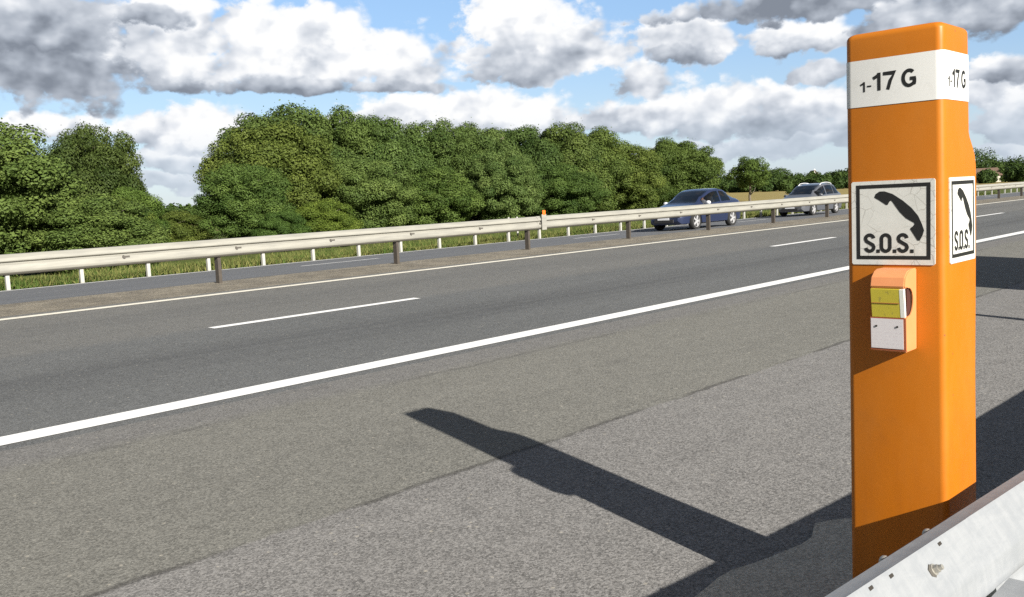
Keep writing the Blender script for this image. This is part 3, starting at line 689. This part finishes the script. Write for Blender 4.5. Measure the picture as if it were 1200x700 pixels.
def make_car(name, paint, L, Wd, belt, top, side, shield, rearw, wheels, wr, plan, rails=False):
    """car along +x local: nose at x=0, tail at x=L, y across, z up"""
    root = empty(name)
    n = int(L/.045); X = np.linspace(0, L, n+1)
    Q = [0, .08, .35, .62, .86, 1.0]
    rows = []
    for x in X:
        w = smooth_interp(plan, x)*Wd/2; b_ = smooth_interp(belt, x); t_ = max(smooth_interp(top, x), b_+.012)
        zb = interp([(0, .34), (.12, .22), (L-.3, .22), (L, .36)], x); arch = zb
        for xw in wheels:
            d = abs(x-xw); ra = wr+.055
            if d < ra: arch = max(arch, wr+math.sqrt(ra*ra-d*d))
        arch = min(arch, b_-.06)
        pts = [(0, zb if arch == zb else arch), (w*.82, arch if arch > zb else zb), (w*.975, max(arch, zb+.04)), (w, max(arch+.004, zb+(b_-zb)*.42)), (w*1.0, max(arch+.008, zb+(b_-zb)*.66)), (w*.965, max(arch+.012, b_-.02))]
        h = t_-b_
        for q in Q[0:]:
            yy = w*(.95-.23*(q**1.25)*min(1, h/.3) - (.09*q if h < .3 else .09*q*0)); pts.append((yy, b_+h*q*(1 if q < 1 else 1)))
        yt = pts[-1][0]
        zc = t_+.022*min(1, h/.2)+.012
        pts += [(yt*.90, t_+.35*(zc-t_)), (yt*.62, t_+.75*(zc-t_)), (0, zc)]
        rows.append(pts)
    kk = len(rows[0])
    ringlen = 2*kk-2
    verts = []
    for i, x in enumerate(X):
        for p in rows[i]: verts.append((x, -p[0], p[1]))
        for p in rows[i][-2:0:-1]: verts.append((x, p[0], p[1]))
    groups = {'body': []}
    q0 = 6
    def cls(i, j):
        jm = j if j < kk-1 else ringlen-1-j
        xc = (X[i]+X[i+1])/2
        h = interp(top, xc)-interp(belt, xc)
        sd = 'a' if j < kk-1 else 'b'
        if q0+1 <= jm <= q0+3 and h > .12:
            for s, (a, b) in enumerate(side):
                if a <= xc <= b: return 'side%d%s' % (s, sd)
        if jm >= q0+6:
            if shield[0] <= xc <= shield[1]: return 'shield'
            if rearw[0] <= xc <= rearw[1]: return 'rear'
        return 'body'
    for i in range(n):
        for j in range(ringlen):
            c = cls(i, j); groups.setdefault(c, []).append((i*ringlen+j, i*ringlen+(j+1) % ringlen, (i+1)*ringlen+(j+1) % ringlen, (i+1)*ringlen+j))
    groups['body'].append(tuple(range(ringlen))[::-1]); groups['body'].append(tuple(range(n*ringlen, (n+1)*ringlen)))
    names = {'body': 'body', 'shield': 'windscreen', 'rear': 'rear_window'}
    for g, fs in groups.items():
        used = sorted({k for f in fs for k in f}); mp = {k: i for i, k in enumerate(used)}
        o = pydata(names.get(g, 'side_window'), [verts[k] for k in used], [tuple(mp[k] for k in f) for f in fs], paint if g == 'body' else M['window'], root, True)
        bm = bmesh.new(); bm.from_mesh(o.data); bmesh.ops.recalc_face_normals(bm, faces=bm.faces); bm.to_mesh(o.data); bm.free()
        try: o.data.set_sharp_from_angle(angle=R(38))
        except Exception: pass
    for xw in wheels:
        for s in (-1, 1): make_wheel(wr, .20, root, (xw, s*(Wd/2-.105), wr), s)
    m = MB(); m.box((L/2, 0, .30), (L-.5, Wd-.5, .10)); m.build('underbody', M['trim'], root)
    zb0 = interp(belt, .02)
    wn = Wd/2*interp(plan, .1)
    m = MB(); m.box((-.012, 0, .36), (.05, wn*1.25, .13), .02); m.build('grille', M['trim'], root)
    m = MB(); m.box((-.045, 0, .46), (.012, .52, .11), .003); m.build('number_plate', M['plate'], root)
    for s in (-1, 1):
        rt = Matrix.Rotation(R(-28*s), 3, 'Z')
        m = MB(); m.ball((.20, s*wn*.84, zb0-.06), (.26, .085, .075), 16, rt); m.build('headlight', M['lamp'], root, 60)
        m = MB(); m.ball((L-.10, s*Wd/2*.74, interp(belt, L-.2)-.10), (.06, .17, .09), 14); m.build('tail_light', mat_tail, root, 60)
        xm = side[0][0]+.12
        m = MB(); m.ball((xm, s*(Wd/2+.07), interp(belt, xm)+.07), (.07, .11, .075), 14); m.cyl((xm, s*(Wd/2-.08), interp(belt, xm)+.03), (xm, s*(Wd/2+.03), interp(belt, xm)+.05), .02, n=8); m.build('wing_mirror', M['mirror'] if not rails else paint, root, 60)
    for xs_, s in ((side[0][0]+.85, -1), (side[0][0]+.85, 1)):
        m = MB(); m.box((xs_+.0, s*.36, .50), (.48, .46, .16), .05); m.box((xs_+.27, s*.36, .78), (.14, .46, .55), .05, Matrix.Rotation(R(12), 3, 'Y')); m.box((xs_+.36, s*.36, 1.10), (.10, .26, .16), .04); m.build('seat', M['seat'], root, 40)
    m = MB(); m.box((side[0][0]-.05, 0, interp(belt, side[0][0])-.12), (.35, Wd*.74, .16), .05); m.build('dashboard', M['seat'], root, 40)
    if rails:
        for s in (-1, 1):
            m = MB(); xa, xb = rails
            pts = [Vector((x, s*Wd/2*.66, interp(top, x)+(.06 if 0 < i < 7 else .005))) for i, x in enumerate(np.linspace(xa, xb, 9))]
            for a, b in zip(pts, pts[1:]): m.cyl(a, b, .018, n=8)
            m.build('roof_rail', M['mirror'], root, 60)
    return root
mat_tail = mat('red_tail_lamp', (.45, .02, .015), .2)
car1 = make_car('saloon_car', M['blue'], 4.45, 1.80,
    belt=[(0, .60), (.25, .70), (1.0, .84), (1.5, .90), (3.4, .97), (4.1, .99), (4.45, .84)],
    top=[(0, .62), (.25, .73), (.7, .86), (1.05, .93), (1.3, 1.02), (1.7, 1.22), (2.05, 1.37), (2.35, 1.45), (2.75, 1.465), (3.1, 1.42), (3.5, 1.25), (3.85, 1.09), (4.15, 1.04), (4.4, 1.0), (4.45, .9)],
    side=[(1.45, 2.62), (2.72, 3.42)], shield=(1.17, 2.12), rearw=(3.1, 3.75), wheels=(.86, 3.48), wr=.325,
    plan=[(0, .66), (.12, .80), (.4, .93), (.9, 1.0), (3.4, 1.0), (4.1, .93), (4.35, .84), (4.45, .74)])
tag(car1, 'dark blue saloon car with light alloy wheels driving behind the median guardrail', 'car')
car2 = make_car('estate_car', M['silver'], 4.45, 1.80,
    belt=[(0, .62), (.25, .74), (.9, .90), (1.3, .96), (3.9, 1.02), (4.35, 1.0), (4.45, .85)],
    top=[(0, .64), (.25, .78), (.7, .93), (.95, 1.0), (1.2, 1.11), (1.6, 1.31), (2.0, 1.48), (2.4, 1.57), (2.9, 1.595), (3.4, 1.56), (3.75, 1.46), (4.1, 1.24), (4.36, 1.05), (4.45, .9)],
    side=[(1.35, 2.35), (2.43, 3.25), (3.33, 3.95)], shield=(1.08, 2.1), rearw=(3.78, 4.3), wheels=(.86, 3.52), wr=.325,
    plan=[(0, .68), (.12, .82), (.4, .94), (.9, 1.0), (3.6, 1.0), (4.25, .95), (4.45, .86)], rails=(2.15, 3.85))
tag(car2, 'silver grey estate car with roof rails, on the far carriageway beside the orange post', 'car')
CARS = .0
car1.scale = (1.13, 1.12, 1.16); car2.scale = (1.06, 1.06, 1.08)
car1.location = (33.1, 22.5, gz(22.9)+.004); car2.location = (47.4, 24.0, gz(23.9)+.004)

def skin_person(name, joints, edges, rad, mats, loc, shirt_z):
    me = bpy.data.meshes.new(name); me.from_pydata(joints, edges, [])
    o = link(name, me); md = o.modifiers.new('s', 'SKIN'); o.modifiers.new('d', 'SUBSURF').levels = 2
    for v_, r_ in zip(me.skin_vertices[0].data, rad): v_.radius = (r_, r_)
    me.skin_vertices[0].data[0].use_root = True
    bpy.context.view_layer.update()
    m2 = bpy.data.meshes.new_from_object(o.evaluated_get(bpy.context.evaluated_depsgraph_get()))
    bpy.data.objects.remove(o)
    m2.materials.clear()
    for k in mats: m2.materials.append(k)
    for p in m2.polygons:
        p.use_smooth = True; c = p.center
        p.material_index = shirt_z(c)
    return link(name, m2)
SKIN = mat('skin', (.55, .30, .22), .5); SHIRT = mat('pale_shirt', (.42, .40, .44), .9); TROUS = mat('dark_trousers', (.05, .05, .07), .9); HAIR = mat('brown_hair', (.05, .032, .02), .8)
def driver():
    # seated, facing -x (towards the nose), origin at the seat
    J = [(0, 0, .10), (.04, 0, .34), (.05, 0, .52), (.03, 0, .62), (0, 0, .70), (-.01, 0, .80),
         (.04, -.19, .50), (-.10, -.24, .30), (-.36, -.16, .36), (.04, .19, .50), (-.10, .24, .30), (-.36, .16, .36),
         (-.02, -.10, .09), (-.44, -.13, .13), (-.62, -.13, -.22), (-.02, .10, .09), (-.44, .13, .13), (-.62, .13, -.22), (-.42, -.14, .39), (-.42, .14, .39)]
    Eg = [(0, 1), (1, 2), (2, 3), (3, 4), (4, 5), (2, 6), (6, 7), (7, 8), (2, 9), (9, 10), (10, 11), (0, 12), (12, 13), (13, 14), (0, 15), (15, 16), (16, 17), (8, 18), (11, 19)]
    rad = [.15, .16, .14, .055, .10, .085, .06, .05, .035, .06, .05, .035, .085, .07, .05, .085, .07, .05, .04, .04]
    o = skin_person('person', J, Eg, rad, [SKIN, SHIRT, TROUS], None, lambda c: 0 if c.z > .575 or (c.x < -.30 and c.z > .25) else (1 if c.z > .17 else 2))
    m = MB(); m.ball((.025, 0, .79), (.105, .098, .10), 16); h = m.build('hair', HAIR, o, 60)
    m = MB(); m.ball((-.118, 0, .735), (.03, .018, .025), 10); m.build('nose', SKIN, o, 60)
    for s in (-1, 1):
        m = MB(); m.ball((-.102, s*.038, .765), (.014, .016, .012), 10); m.build('eye', M['black'], o, 60)
        m = MB(); m.ball((-.0, s*.105, .745), (.022, .014, .034), 10); m.build('ear', SKIN, o, 60)
    m = MB(); m.ball((-.108, 0, .690), (.012, .034, .008), 10); m.build('mouth', mat('lips', (.4, .14, .12), .6), o, 60)
    return o
per = driver(); tag(per, 'person in a pale shirt sitting at the wheel of the dark blue saloon car', 'person')
per.location = car1.location + Vector((2.28*1.04, -.36*1.06, .60*1.1))
m = MB()
cw = car1.location + Vector((1.80*1.04, -.36*1.06, .93*1.1))
for k in range(20):
    a, b = 2*math.pi*k/20, 2*math.pi*(k+1)/20
    f_ = lambda t: (1.80+.05*math.sin(t), -.36+.18*math.cos(t), .93+.17*math.sin(t))
    m.cyl(f_(a), f_(b), .016, n=6)
m.cyl((1.80, -.36, .93), (1.62, -.36, .86), .03, n=8); m.box((1.80, -.36, .93), (.02, .34, .04), .005)
m.build('steering_wheel', M['trim'], car1, 60)

# ------------------------------------------------------------------ foliage
def leaf_mesh(name, cen, nrm, size, tone, rng, aspect=.62):
    """kite-shaped leaves: one quad each"""
    n = len(cen)
    up = rng.normal(size=(n, 3)); t1 = np.cross(nrm, up); t1 /= np.linalg.norm(t1, axis=1)[:, None]+1e-9
    t2 = np.cross(nrm, t1)
    s = size[:, None]
    v = np.empty((n, 4, 3)); v[:, 0] = cen-t1*s; v[:, 1] = cen-t2*s*aspect+nrm*s*.12-t1*s*.1; v[:, 2] = cen+t1*s; v[:, 3] = cen+t2*s*aspect+nrm*s*.12-t1*s*.1
    me = bpy.data.meshes.new(name)
    me.vertices.add(4*n); me.vertices.foreach_set('co', v.reshape(-1).astype(np.float32))
    me.loops.add(4*n); me.loops.foreach_set('vertex_index', np.arange(4*n, dtype=np.int32))
    me.polygons.add(n); me.polygons.foreach_set('loop_start', np.arange(0, 4*n, 4, dtype=np.int32))
    try: me.polygons.foreach_set('loop_total', np.full(n, 4, dtype=np.int32))
    except Exception: pass
    a = me.attributes.new('tone', 'FLOAT', 'FACE'); a.data.foreach_set('value', tone.astype(np.float32))
    me.materials.append(M['leaf']); me.update(calc_edges=True); me.validate()
    return me
def unit(v): return v/(np.linalg.norm(v, axis=-1, keepdims=True)+1e-9)
def crown_mesh(name, seed, rx, rz, zc, n_clump, n_leaf, lsize, cl=(.16, .30), lump=.18, zmin=-.95):
    """clumps of leaves scattered near the surface of an uneven crown of radius rx, half height rz, centre height zc"""
    g = np.random.default_rng(seed)
    d = unit(g.normal(size=(n_clump*3, 3))); d = d[d[:, 2] > zmin][:n_clump]
    ph = g.uniform(0, 6.28, 6); fr = g.integers(2, 5, 6)
    az = np.arctan2(d[:, 1], d[:, 0])
    lob = 1+lump*(np.sin(fr[0]*az+ph[0]+2*d[:, 2])*.5+np.sin(fr[1]*az+ph[1]-3*d[:, 2])*.4+np.sin(5*d[:, 2]+ph[2]+az)*.4)
    rad = np.minimum(lob*g.uniform(.45, 1.02, len(d))**.55, 1.06-.12*np.clip(d[:, 2], 0, 1))
    low = np.clip(-d[:, 2], 0, 1)
    C = d*rad[:, None]*np.array([rx, rx, rz])*(1-.12*low[:, None]*np.array([1, 1, 0]))
    cr = g.uniform(cl[0], cl[1], len(d))*rx
    cen = []; nrm = []; sz = []; tn = []
    for c, r, dd in zip(C, cr, d):
        k = int(n_leaf*(r/(rx*.23))**2)
        e = unit(g.normal(size=(k, 3)))
        keepm = (e@dd > -.45) | (g.random(k) < .25); e = e[keepm]; k = len(e)
        p = c+e*np.array([1, 1, .78])*r*(g.uniform(.35, 1.08, k)**.5)[:, None]
        cen.append(p); nrm.append(unit(e*1.0+g.normal(size=(k, 3))*.42+np.array([0, 0, .3])))
        sz.append(lsize*g.uniform(.6, 1.35, k)); tn.append(np.clip(g.normal(.5, .09, k)+g.normal(0, .17), 0, 1))
    # loose inner leaves so the heart of the crown is not see-through
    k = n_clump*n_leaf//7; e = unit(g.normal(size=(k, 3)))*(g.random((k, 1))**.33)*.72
    cen.append(e*np.array([rx, rx, rz])); nrm.append(unit(g.normal(size=(k, 3)))); sz.append(lsize*1.6*g.uniform(.7, 1.3, k)); tn.append(np.full(k, .25))  # dark tone paints the shade inside the crown
    # twig tips breaking the outline
    k = n_clump*9; e = unit(g.normal(size=(k, 3))); e = e[e[:, 2] > -.3]; i = g.integers(0, len(C), len(e))
    p = C[i]+e*cr[i][:, None]*g.uniform(1.0, 1.35, len(e))[:, None]
    cen.append(p); nrm.append(unit(g.normal(size=(len(e), 3)))); sz.append(lsize*g.uniform(.6, 1.1, len(e))); tn.append(np.clip(g.normal(.6, .15, len(e)), 0, 1))
    cen = np.concatenate(cen)+np.array([0, 0, zc])
    ok = cen[:, 2] > .02
    return leaf_mesh(name, cen[ok], np.concatenate(nrm)[ok], np.concatenate(sz)[ok], np.concatenate(tn)[ok], g)
def trunk_mesh(name, seed, h, r, spread):
    rnd = random.Random(seed); m = MB()
    pts = [Vector((0, 0, -.3))]
    for i in range(1, 6): pts.append(Vector((rnd.uniform(-.06, .06)*h*.4, rnd.uniform(-.06, .06)*h*.4, h*i/5)))
    for i in range(5): m.cyl(pts[i], pts[i+1], r*(1.15-.17*i), r*(1.15-.17*(i+1)), 9, False)
    for k in range(9):
        a = rnd.uniform(0, 6.28); b = pts[rnd.randint(1, 5)]
        t = b+Vector((math.cos(a)*spread*.36, math.sin(a)*spread*.36, h*rnd.uniform(.08, .2)))
        t2 = t+Vector((math.cos(a+.4)*spread*.25, math.sin(a+.4)*spread*.25, h*rnd.uniform(.03, .14)))
        m.cyl(b, t, r*.38, r*.24, 7, False); m.cyl(t, t2, r*.24, r*.08, 6, False)
    o = m.build(name, M['bark'], None, 60); me = o.data; bpy.data.objects.remove(o); return me
# prototypes are built to unit size: radius 3 m, height about 7 m
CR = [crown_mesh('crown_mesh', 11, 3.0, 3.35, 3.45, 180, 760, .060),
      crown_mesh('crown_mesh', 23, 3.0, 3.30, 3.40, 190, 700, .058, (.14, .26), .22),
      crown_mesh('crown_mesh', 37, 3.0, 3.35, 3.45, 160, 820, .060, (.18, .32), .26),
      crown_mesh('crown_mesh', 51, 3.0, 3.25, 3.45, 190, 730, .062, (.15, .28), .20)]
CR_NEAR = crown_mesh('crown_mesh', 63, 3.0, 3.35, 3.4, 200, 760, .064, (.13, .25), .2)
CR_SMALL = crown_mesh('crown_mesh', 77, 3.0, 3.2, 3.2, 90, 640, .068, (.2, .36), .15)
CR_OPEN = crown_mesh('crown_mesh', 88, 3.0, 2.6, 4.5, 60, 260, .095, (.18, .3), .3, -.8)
TR = [trunk_mesh('trunk_mesh', s, 4.6, .19, 3.0) for s in (1, 2, 3)]
def tree(name, label, cat, x, y, r, ztop, crown, tint=(1, 1, 1), rz=0., group=None, tr=0, base=None, hz=None):
    z0 = gz(y)-.05 if base is None else base
    o = empty(name, (x, y, z0), rz); s = r/3.1; sz = (ztop-z0)/7.15
    o.scale = (s, s, sz)
    t = link('trunk', TR[tr % 3], o); c = link('crown', crown, o); c.color = (*tint, 1)
    return tag(o, label, cat, group)
G1 = 'trees of the wood behind the far guardrail'
LT = (1.22, 1.2, 1.1); DK = (.72, .70, .62); OL = (1.12, 1.0, .75); GR = (.95, .96, .9)
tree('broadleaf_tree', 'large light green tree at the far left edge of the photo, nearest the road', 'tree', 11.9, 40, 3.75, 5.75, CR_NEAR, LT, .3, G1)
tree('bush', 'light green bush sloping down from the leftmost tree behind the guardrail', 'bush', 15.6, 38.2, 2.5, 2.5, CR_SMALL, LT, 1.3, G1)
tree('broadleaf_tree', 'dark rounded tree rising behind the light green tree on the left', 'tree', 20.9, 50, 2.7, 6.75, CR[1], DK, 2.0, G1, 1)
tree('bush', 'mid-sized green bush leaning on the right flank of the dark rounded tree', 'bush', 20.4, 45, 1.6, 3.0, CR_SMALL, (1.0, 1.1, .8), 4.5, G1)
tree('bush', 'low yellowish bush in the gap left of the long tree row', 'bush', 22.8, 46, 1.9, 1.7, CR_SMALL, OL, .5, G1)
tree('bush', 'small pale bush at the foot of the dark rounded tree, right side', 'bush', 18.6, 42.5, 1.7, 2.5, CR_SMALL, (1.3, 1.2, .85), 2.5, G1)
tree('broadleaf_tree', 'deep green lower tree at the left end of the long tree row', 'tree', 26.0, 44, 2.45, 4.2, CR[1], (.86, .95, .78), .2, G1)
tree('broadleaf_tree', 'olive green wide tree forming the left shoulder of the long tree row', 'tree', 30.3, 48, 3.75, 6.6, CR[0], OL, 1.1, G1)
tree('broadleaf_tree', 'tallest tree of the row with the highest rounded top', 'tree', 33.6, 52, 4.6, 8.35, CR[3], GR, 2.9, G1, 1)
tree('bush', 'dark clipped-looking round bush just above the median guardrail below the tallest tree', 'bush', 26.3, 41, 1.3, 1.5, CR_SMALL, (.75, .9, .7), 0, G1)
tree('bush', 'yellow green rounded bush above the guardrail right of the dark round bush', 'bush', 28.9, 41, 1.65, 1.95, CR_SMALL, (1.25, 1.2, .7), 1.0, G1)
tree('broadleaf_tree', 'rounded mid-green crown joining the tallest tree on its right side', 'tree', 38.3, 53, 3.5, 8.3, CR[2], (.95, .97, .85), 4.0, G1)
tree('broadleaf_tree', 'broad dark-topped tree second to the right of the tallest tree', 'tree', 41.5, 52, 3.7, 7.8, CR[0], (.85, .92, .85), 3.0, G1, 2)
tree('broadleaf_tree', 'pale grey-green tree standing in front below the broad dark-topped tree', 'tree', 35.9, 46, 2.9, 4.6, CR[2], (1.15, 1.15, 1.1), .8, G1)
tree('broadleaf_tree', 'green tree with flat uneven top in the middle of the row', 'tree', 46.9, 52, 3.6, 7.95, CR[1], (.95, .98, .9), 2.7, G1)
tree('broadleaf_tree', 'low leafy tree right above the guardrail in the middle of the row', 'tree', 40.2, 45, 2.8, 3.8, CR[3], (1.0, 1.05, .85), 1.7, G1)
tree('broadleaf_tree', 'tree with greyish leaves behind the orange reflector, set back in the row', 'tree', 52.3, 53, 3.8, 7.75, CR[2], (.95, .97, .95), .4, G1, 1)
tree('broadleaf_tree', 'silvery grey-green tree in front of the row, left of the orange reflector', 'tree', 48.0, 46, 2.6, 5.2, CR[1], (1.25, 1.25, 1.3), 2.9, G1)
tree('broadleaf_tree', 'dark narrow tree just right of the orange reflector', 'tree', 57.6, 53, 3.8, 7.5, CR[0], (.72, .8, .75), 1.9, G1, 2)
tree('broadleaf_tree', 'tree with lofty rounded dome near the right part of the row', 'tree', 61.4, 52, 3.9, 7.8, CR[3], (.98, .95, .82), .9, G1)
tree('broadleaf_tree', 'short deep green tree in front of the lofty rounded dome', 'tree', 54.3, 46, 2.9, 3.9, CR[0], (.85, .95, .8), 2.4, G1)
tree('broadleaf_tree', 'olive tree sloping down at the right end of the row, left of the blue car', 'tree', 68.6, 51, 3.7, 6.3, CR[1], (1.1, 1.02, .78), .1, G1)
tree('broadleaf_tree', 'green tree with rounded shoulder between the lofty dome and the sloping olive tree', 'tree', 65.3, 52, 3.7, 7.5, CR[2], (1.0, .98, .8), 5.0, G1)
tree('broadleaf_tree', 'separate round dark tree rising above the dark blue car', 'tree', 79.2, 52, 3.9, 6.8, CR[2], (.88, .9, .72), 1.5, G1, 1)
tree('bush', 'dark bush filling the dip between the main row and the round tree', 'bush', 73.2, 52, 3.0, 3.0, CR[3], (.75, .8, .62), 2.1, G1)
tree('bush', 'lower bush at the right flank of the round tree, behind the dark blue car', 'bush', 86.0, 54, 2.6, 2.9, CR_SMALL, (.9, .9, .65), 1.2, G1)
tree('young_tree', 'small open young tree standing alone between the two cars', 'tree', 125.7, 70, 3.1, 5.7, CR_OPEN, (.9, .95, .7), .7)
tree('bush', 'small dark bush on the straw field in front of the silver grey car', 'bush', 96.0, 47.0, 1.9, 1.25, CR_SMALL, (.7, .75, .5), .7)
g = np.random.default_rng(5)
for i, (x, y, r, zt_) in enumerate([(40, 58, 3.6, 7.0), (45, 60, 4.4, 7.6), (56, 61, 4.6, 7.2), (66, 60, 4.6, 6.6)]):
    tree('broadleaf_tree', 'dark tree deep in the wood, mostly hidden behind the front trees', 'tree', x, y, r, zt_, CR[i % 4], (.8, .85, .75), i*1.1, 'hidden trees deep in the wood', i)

# far woods and hedges as one mass
def far_wood():
    g = np.random.default_rng(9); cen = []; nrm = []; sz = []; tn = []
    blobs = []
    def row(a0, a1, d0, h0, h1, n):
        for a in np.linspace(a0, a1, n):
            a_ = R(a+g.uniform(-.2, .2)); D = d0*g.uniform(.93, 1.1); h = g.uniform(h0, h1)
            blobs.append((D*math.sin(a_), D*math.cos(a_), h))
    row(57, 70, 290, 2.8, 4.4, 50); row(57, 80, 340, 4.0, 5.8, 66); row(72.0, 79, 380, 6, 8.5, 22); row(72, 80, 290, 3.0, 4.4, 24); row(60.8, 63.0, 380, 6.8, 8.0, 8); row(66, 70, 330, 5, 7, 14); row(72.2, 73.3, 400, 10.5, 12, 4)
    row(22, 33, 170, 2.2, 3.4, 30); row(-10, 20, 120, 4, 7, 22); row(80, 100, 330, 6, 10, 20)
    for x, y, h in blobs:
        k = 1500; e = unit(g.normal(size=(k, 3))); r = h*.55*g.uniform(.8, 1.25)
        lob = 1+.22*np.sin(3*np.arctan2(e[:, 1], e[:, 0])+h*7)*np.cos(4*e[:, 2]+h*3)
        p = e*np.array([r, r, h*.52])*(lob*g.uniform(.75, 1.05, k))[:, None]+np.array([x, y, h*.48+gz(y)-.2])
        cen.append(p); nrm.append(unit(e*.7+g.normal(size=(k, 3))*.5+np.array([0, 0, .3]))); sz.append(g.uniform(.2, .42, k)); tn.append(np.clip(g.normal(.4, .14, k)+g.normal(0, .18), 0, 1))
    me = leaf_mesh('distant_wood', np.concatenate(cen), np.concatenate(nrm), np.concatenate(sz), np.concatenate(tn), g)
    o = link('distant_wood', me); o.color = (.62, .70, .60, 1)
    return tag(o, 'far-off line of green woodland and hedges beyond the straw field', 'woodland', None, 'stuff')
far_wood()
def grass_strip():
    g = np.random.default_rng(3); n = 90000
    x = g.uniform(0, 1, n)**1.4*100-2; y = 27.75+g.uniform(0, 1, n)**1.5*9
    z = np.array([gz(v_) for v_ in y]); h = g.uniform(.10, .30, n)*(.6+.8*np.clip(np.sin(x*.9)+np.sin(y*1.7+x*.3), -.6, 1.2)/1.2*.6+.2)
    a = g.uniform(0, 6.28, n); w = .012+.010*g.random(n); ln = g.normal(0, .12, (n, 2))
    v = np.empty((n, 3, 3)); dx, dy = np.cos(a)*w, np.sin(a)*w
    v[:, 0] = np.stack([x-dx, y-dy, z], 1); v[:, 1] = np.stack([x+dx, y+dy, z], 1); v[:, 2] = np.stack([x+ln[:, 0], y+ln[:, 1], z+h], 1)
    me = bpy.data.meshes.new('grass'); me.vertices.add(3*n); me.vertices.foreach_set('co', v.reshape(-1).astype(np.float32))
    me.loops.add(3*n); me.loops.foreach_set('vertex_index', np.arange(3*n, dtype=np.int32)); me.polygons.add(n); me.polygons.foreach_set('loop_start', np.arange(0, 3*n, 3, dtype=np.int32))
    try: me.polygons.foreach_set('loop_total', np.full(n, 3, dtype=np.int32))
    except Exception: pass
    at = me.attributes.new('tone', 'FLOAT', 'FACE'); at.data.foreach_set('value', g.random(n).astype(np.float32))
    me.materials.append(M['grass']); me.update(calc_edges=True); me.validate()
    tag(link('grass', me), 'rough green and straw-coloured grass along the far guardrail', 'grass', None, 'stuff')
grass_strip()

# ------------------------------------------------------------------ small things
def house(name, label, x, y, w, d, h, rh, rz, zb, wm='plaster'):
    r = tag(empty(name, (x, y, zb), rz), label, 'house')
    m = MB(); m.prism([(-w/2, 0), (w/2, 0), (w/2, h), (0, h+rh), (-w/2, h)], d, lambda u, v, t: (u, t, v)); m.build('wall', M[wm], r)
    m = MB()
    m.prism([(-w/2-.3, h-.25), (0, h+rh+.05), (0, h+rh+.3), (-w/2-.3, h)], d+.6, lambda u, v, t: (u, t-.3, v))
    m.prism([(w/2+.3, h-.25), (w/2+.3, h), (0, h+rh+.3), (0, h+rh+.05)], d+.6, lambda u, v, t: (u, t-.3, v))
    rf = m.build('roof', M['tile'], r)
    m = MB(); m.box((w*.2, d*.6, h+rh+.2), (.5, .5, 1.4)); m.build('chimney', M['plaster'], rf)
    for u in (-w*.22, w*.22):
        m = MB(); m.box((u, -.01, h*.55), (.9, .06, 1.2)); m.build('window', M['glass'], r)
    return r
a = R(64.57); house('house', 'tiny white gabled house among the far trees above the silver grey car', 430*math.sin(a), 430*math.cos(a), 4.4, 7, 4.2, 2.3, -a+.25, gz(430*math.cos(a))-.2)
a = R(73.98); house('house', 'low house with a brown roof among the far trees right of the orange post', 300*math.sin(a), 300*math.cos(a), 7, 10, 2.2, 1.7, R(35), gz(300*math.cos(a))-.1, 'pad')
def marker(x, y, label):
    z = gz(y); r = tag(empty('marker_post', (x, y, z)), label, 'marker post')
    m = MB(); m.box((0, 0, .50), (.085, .06, 1.13), .02); m.build('post', M['whitepost'], r)
    m = MB(); m.box((0, 0, .92), (.089, .064, .10), .004); m.build('reflective_strip', M['signback'], r)
marker(29.65, 28.3, 'white marker post seen above the median guardrail, left one of the close pair')
marker(30.35, 28.45, 'white marker post seen above the median guardrail, right one of the close pair')
# added stand-in board, out of view, shaped to cast the broad shoulder shadow
bd = tag(empty('notice_board', (13.0, -.35, -.06)), 'wide grey board on two posts, outside the right edge, casting the broad shadow', 'sign')
m = MB(); m.box((0, 0, 2.10), (4.1, .05, 2.0), .01); m.build('panel', M['signback'], bd)
for s in (-1.4, 1.4):
    m = MB(); m.box((s, -.07, 1.5), (.09, .09, 3.2), .008); m.build('post', M['galv'], bd)
mk = tag(empty('marker_post', (8.87, .05, -.06)), 'white marker post outside the right edge behind the near guardrail', 'marker post')
m = MB(); m.cyl((0, 0, -.1), (0, 0, 1.55), .075, .055, 14); m.build('post', M['whitepost'], mk, 40)
m = MB(); m.cyl((0, 0, 1.25), (0, 0, 1.40), .0635, .0605, 14); m.build('reflective_strip', M['reflector'], mk, 40)
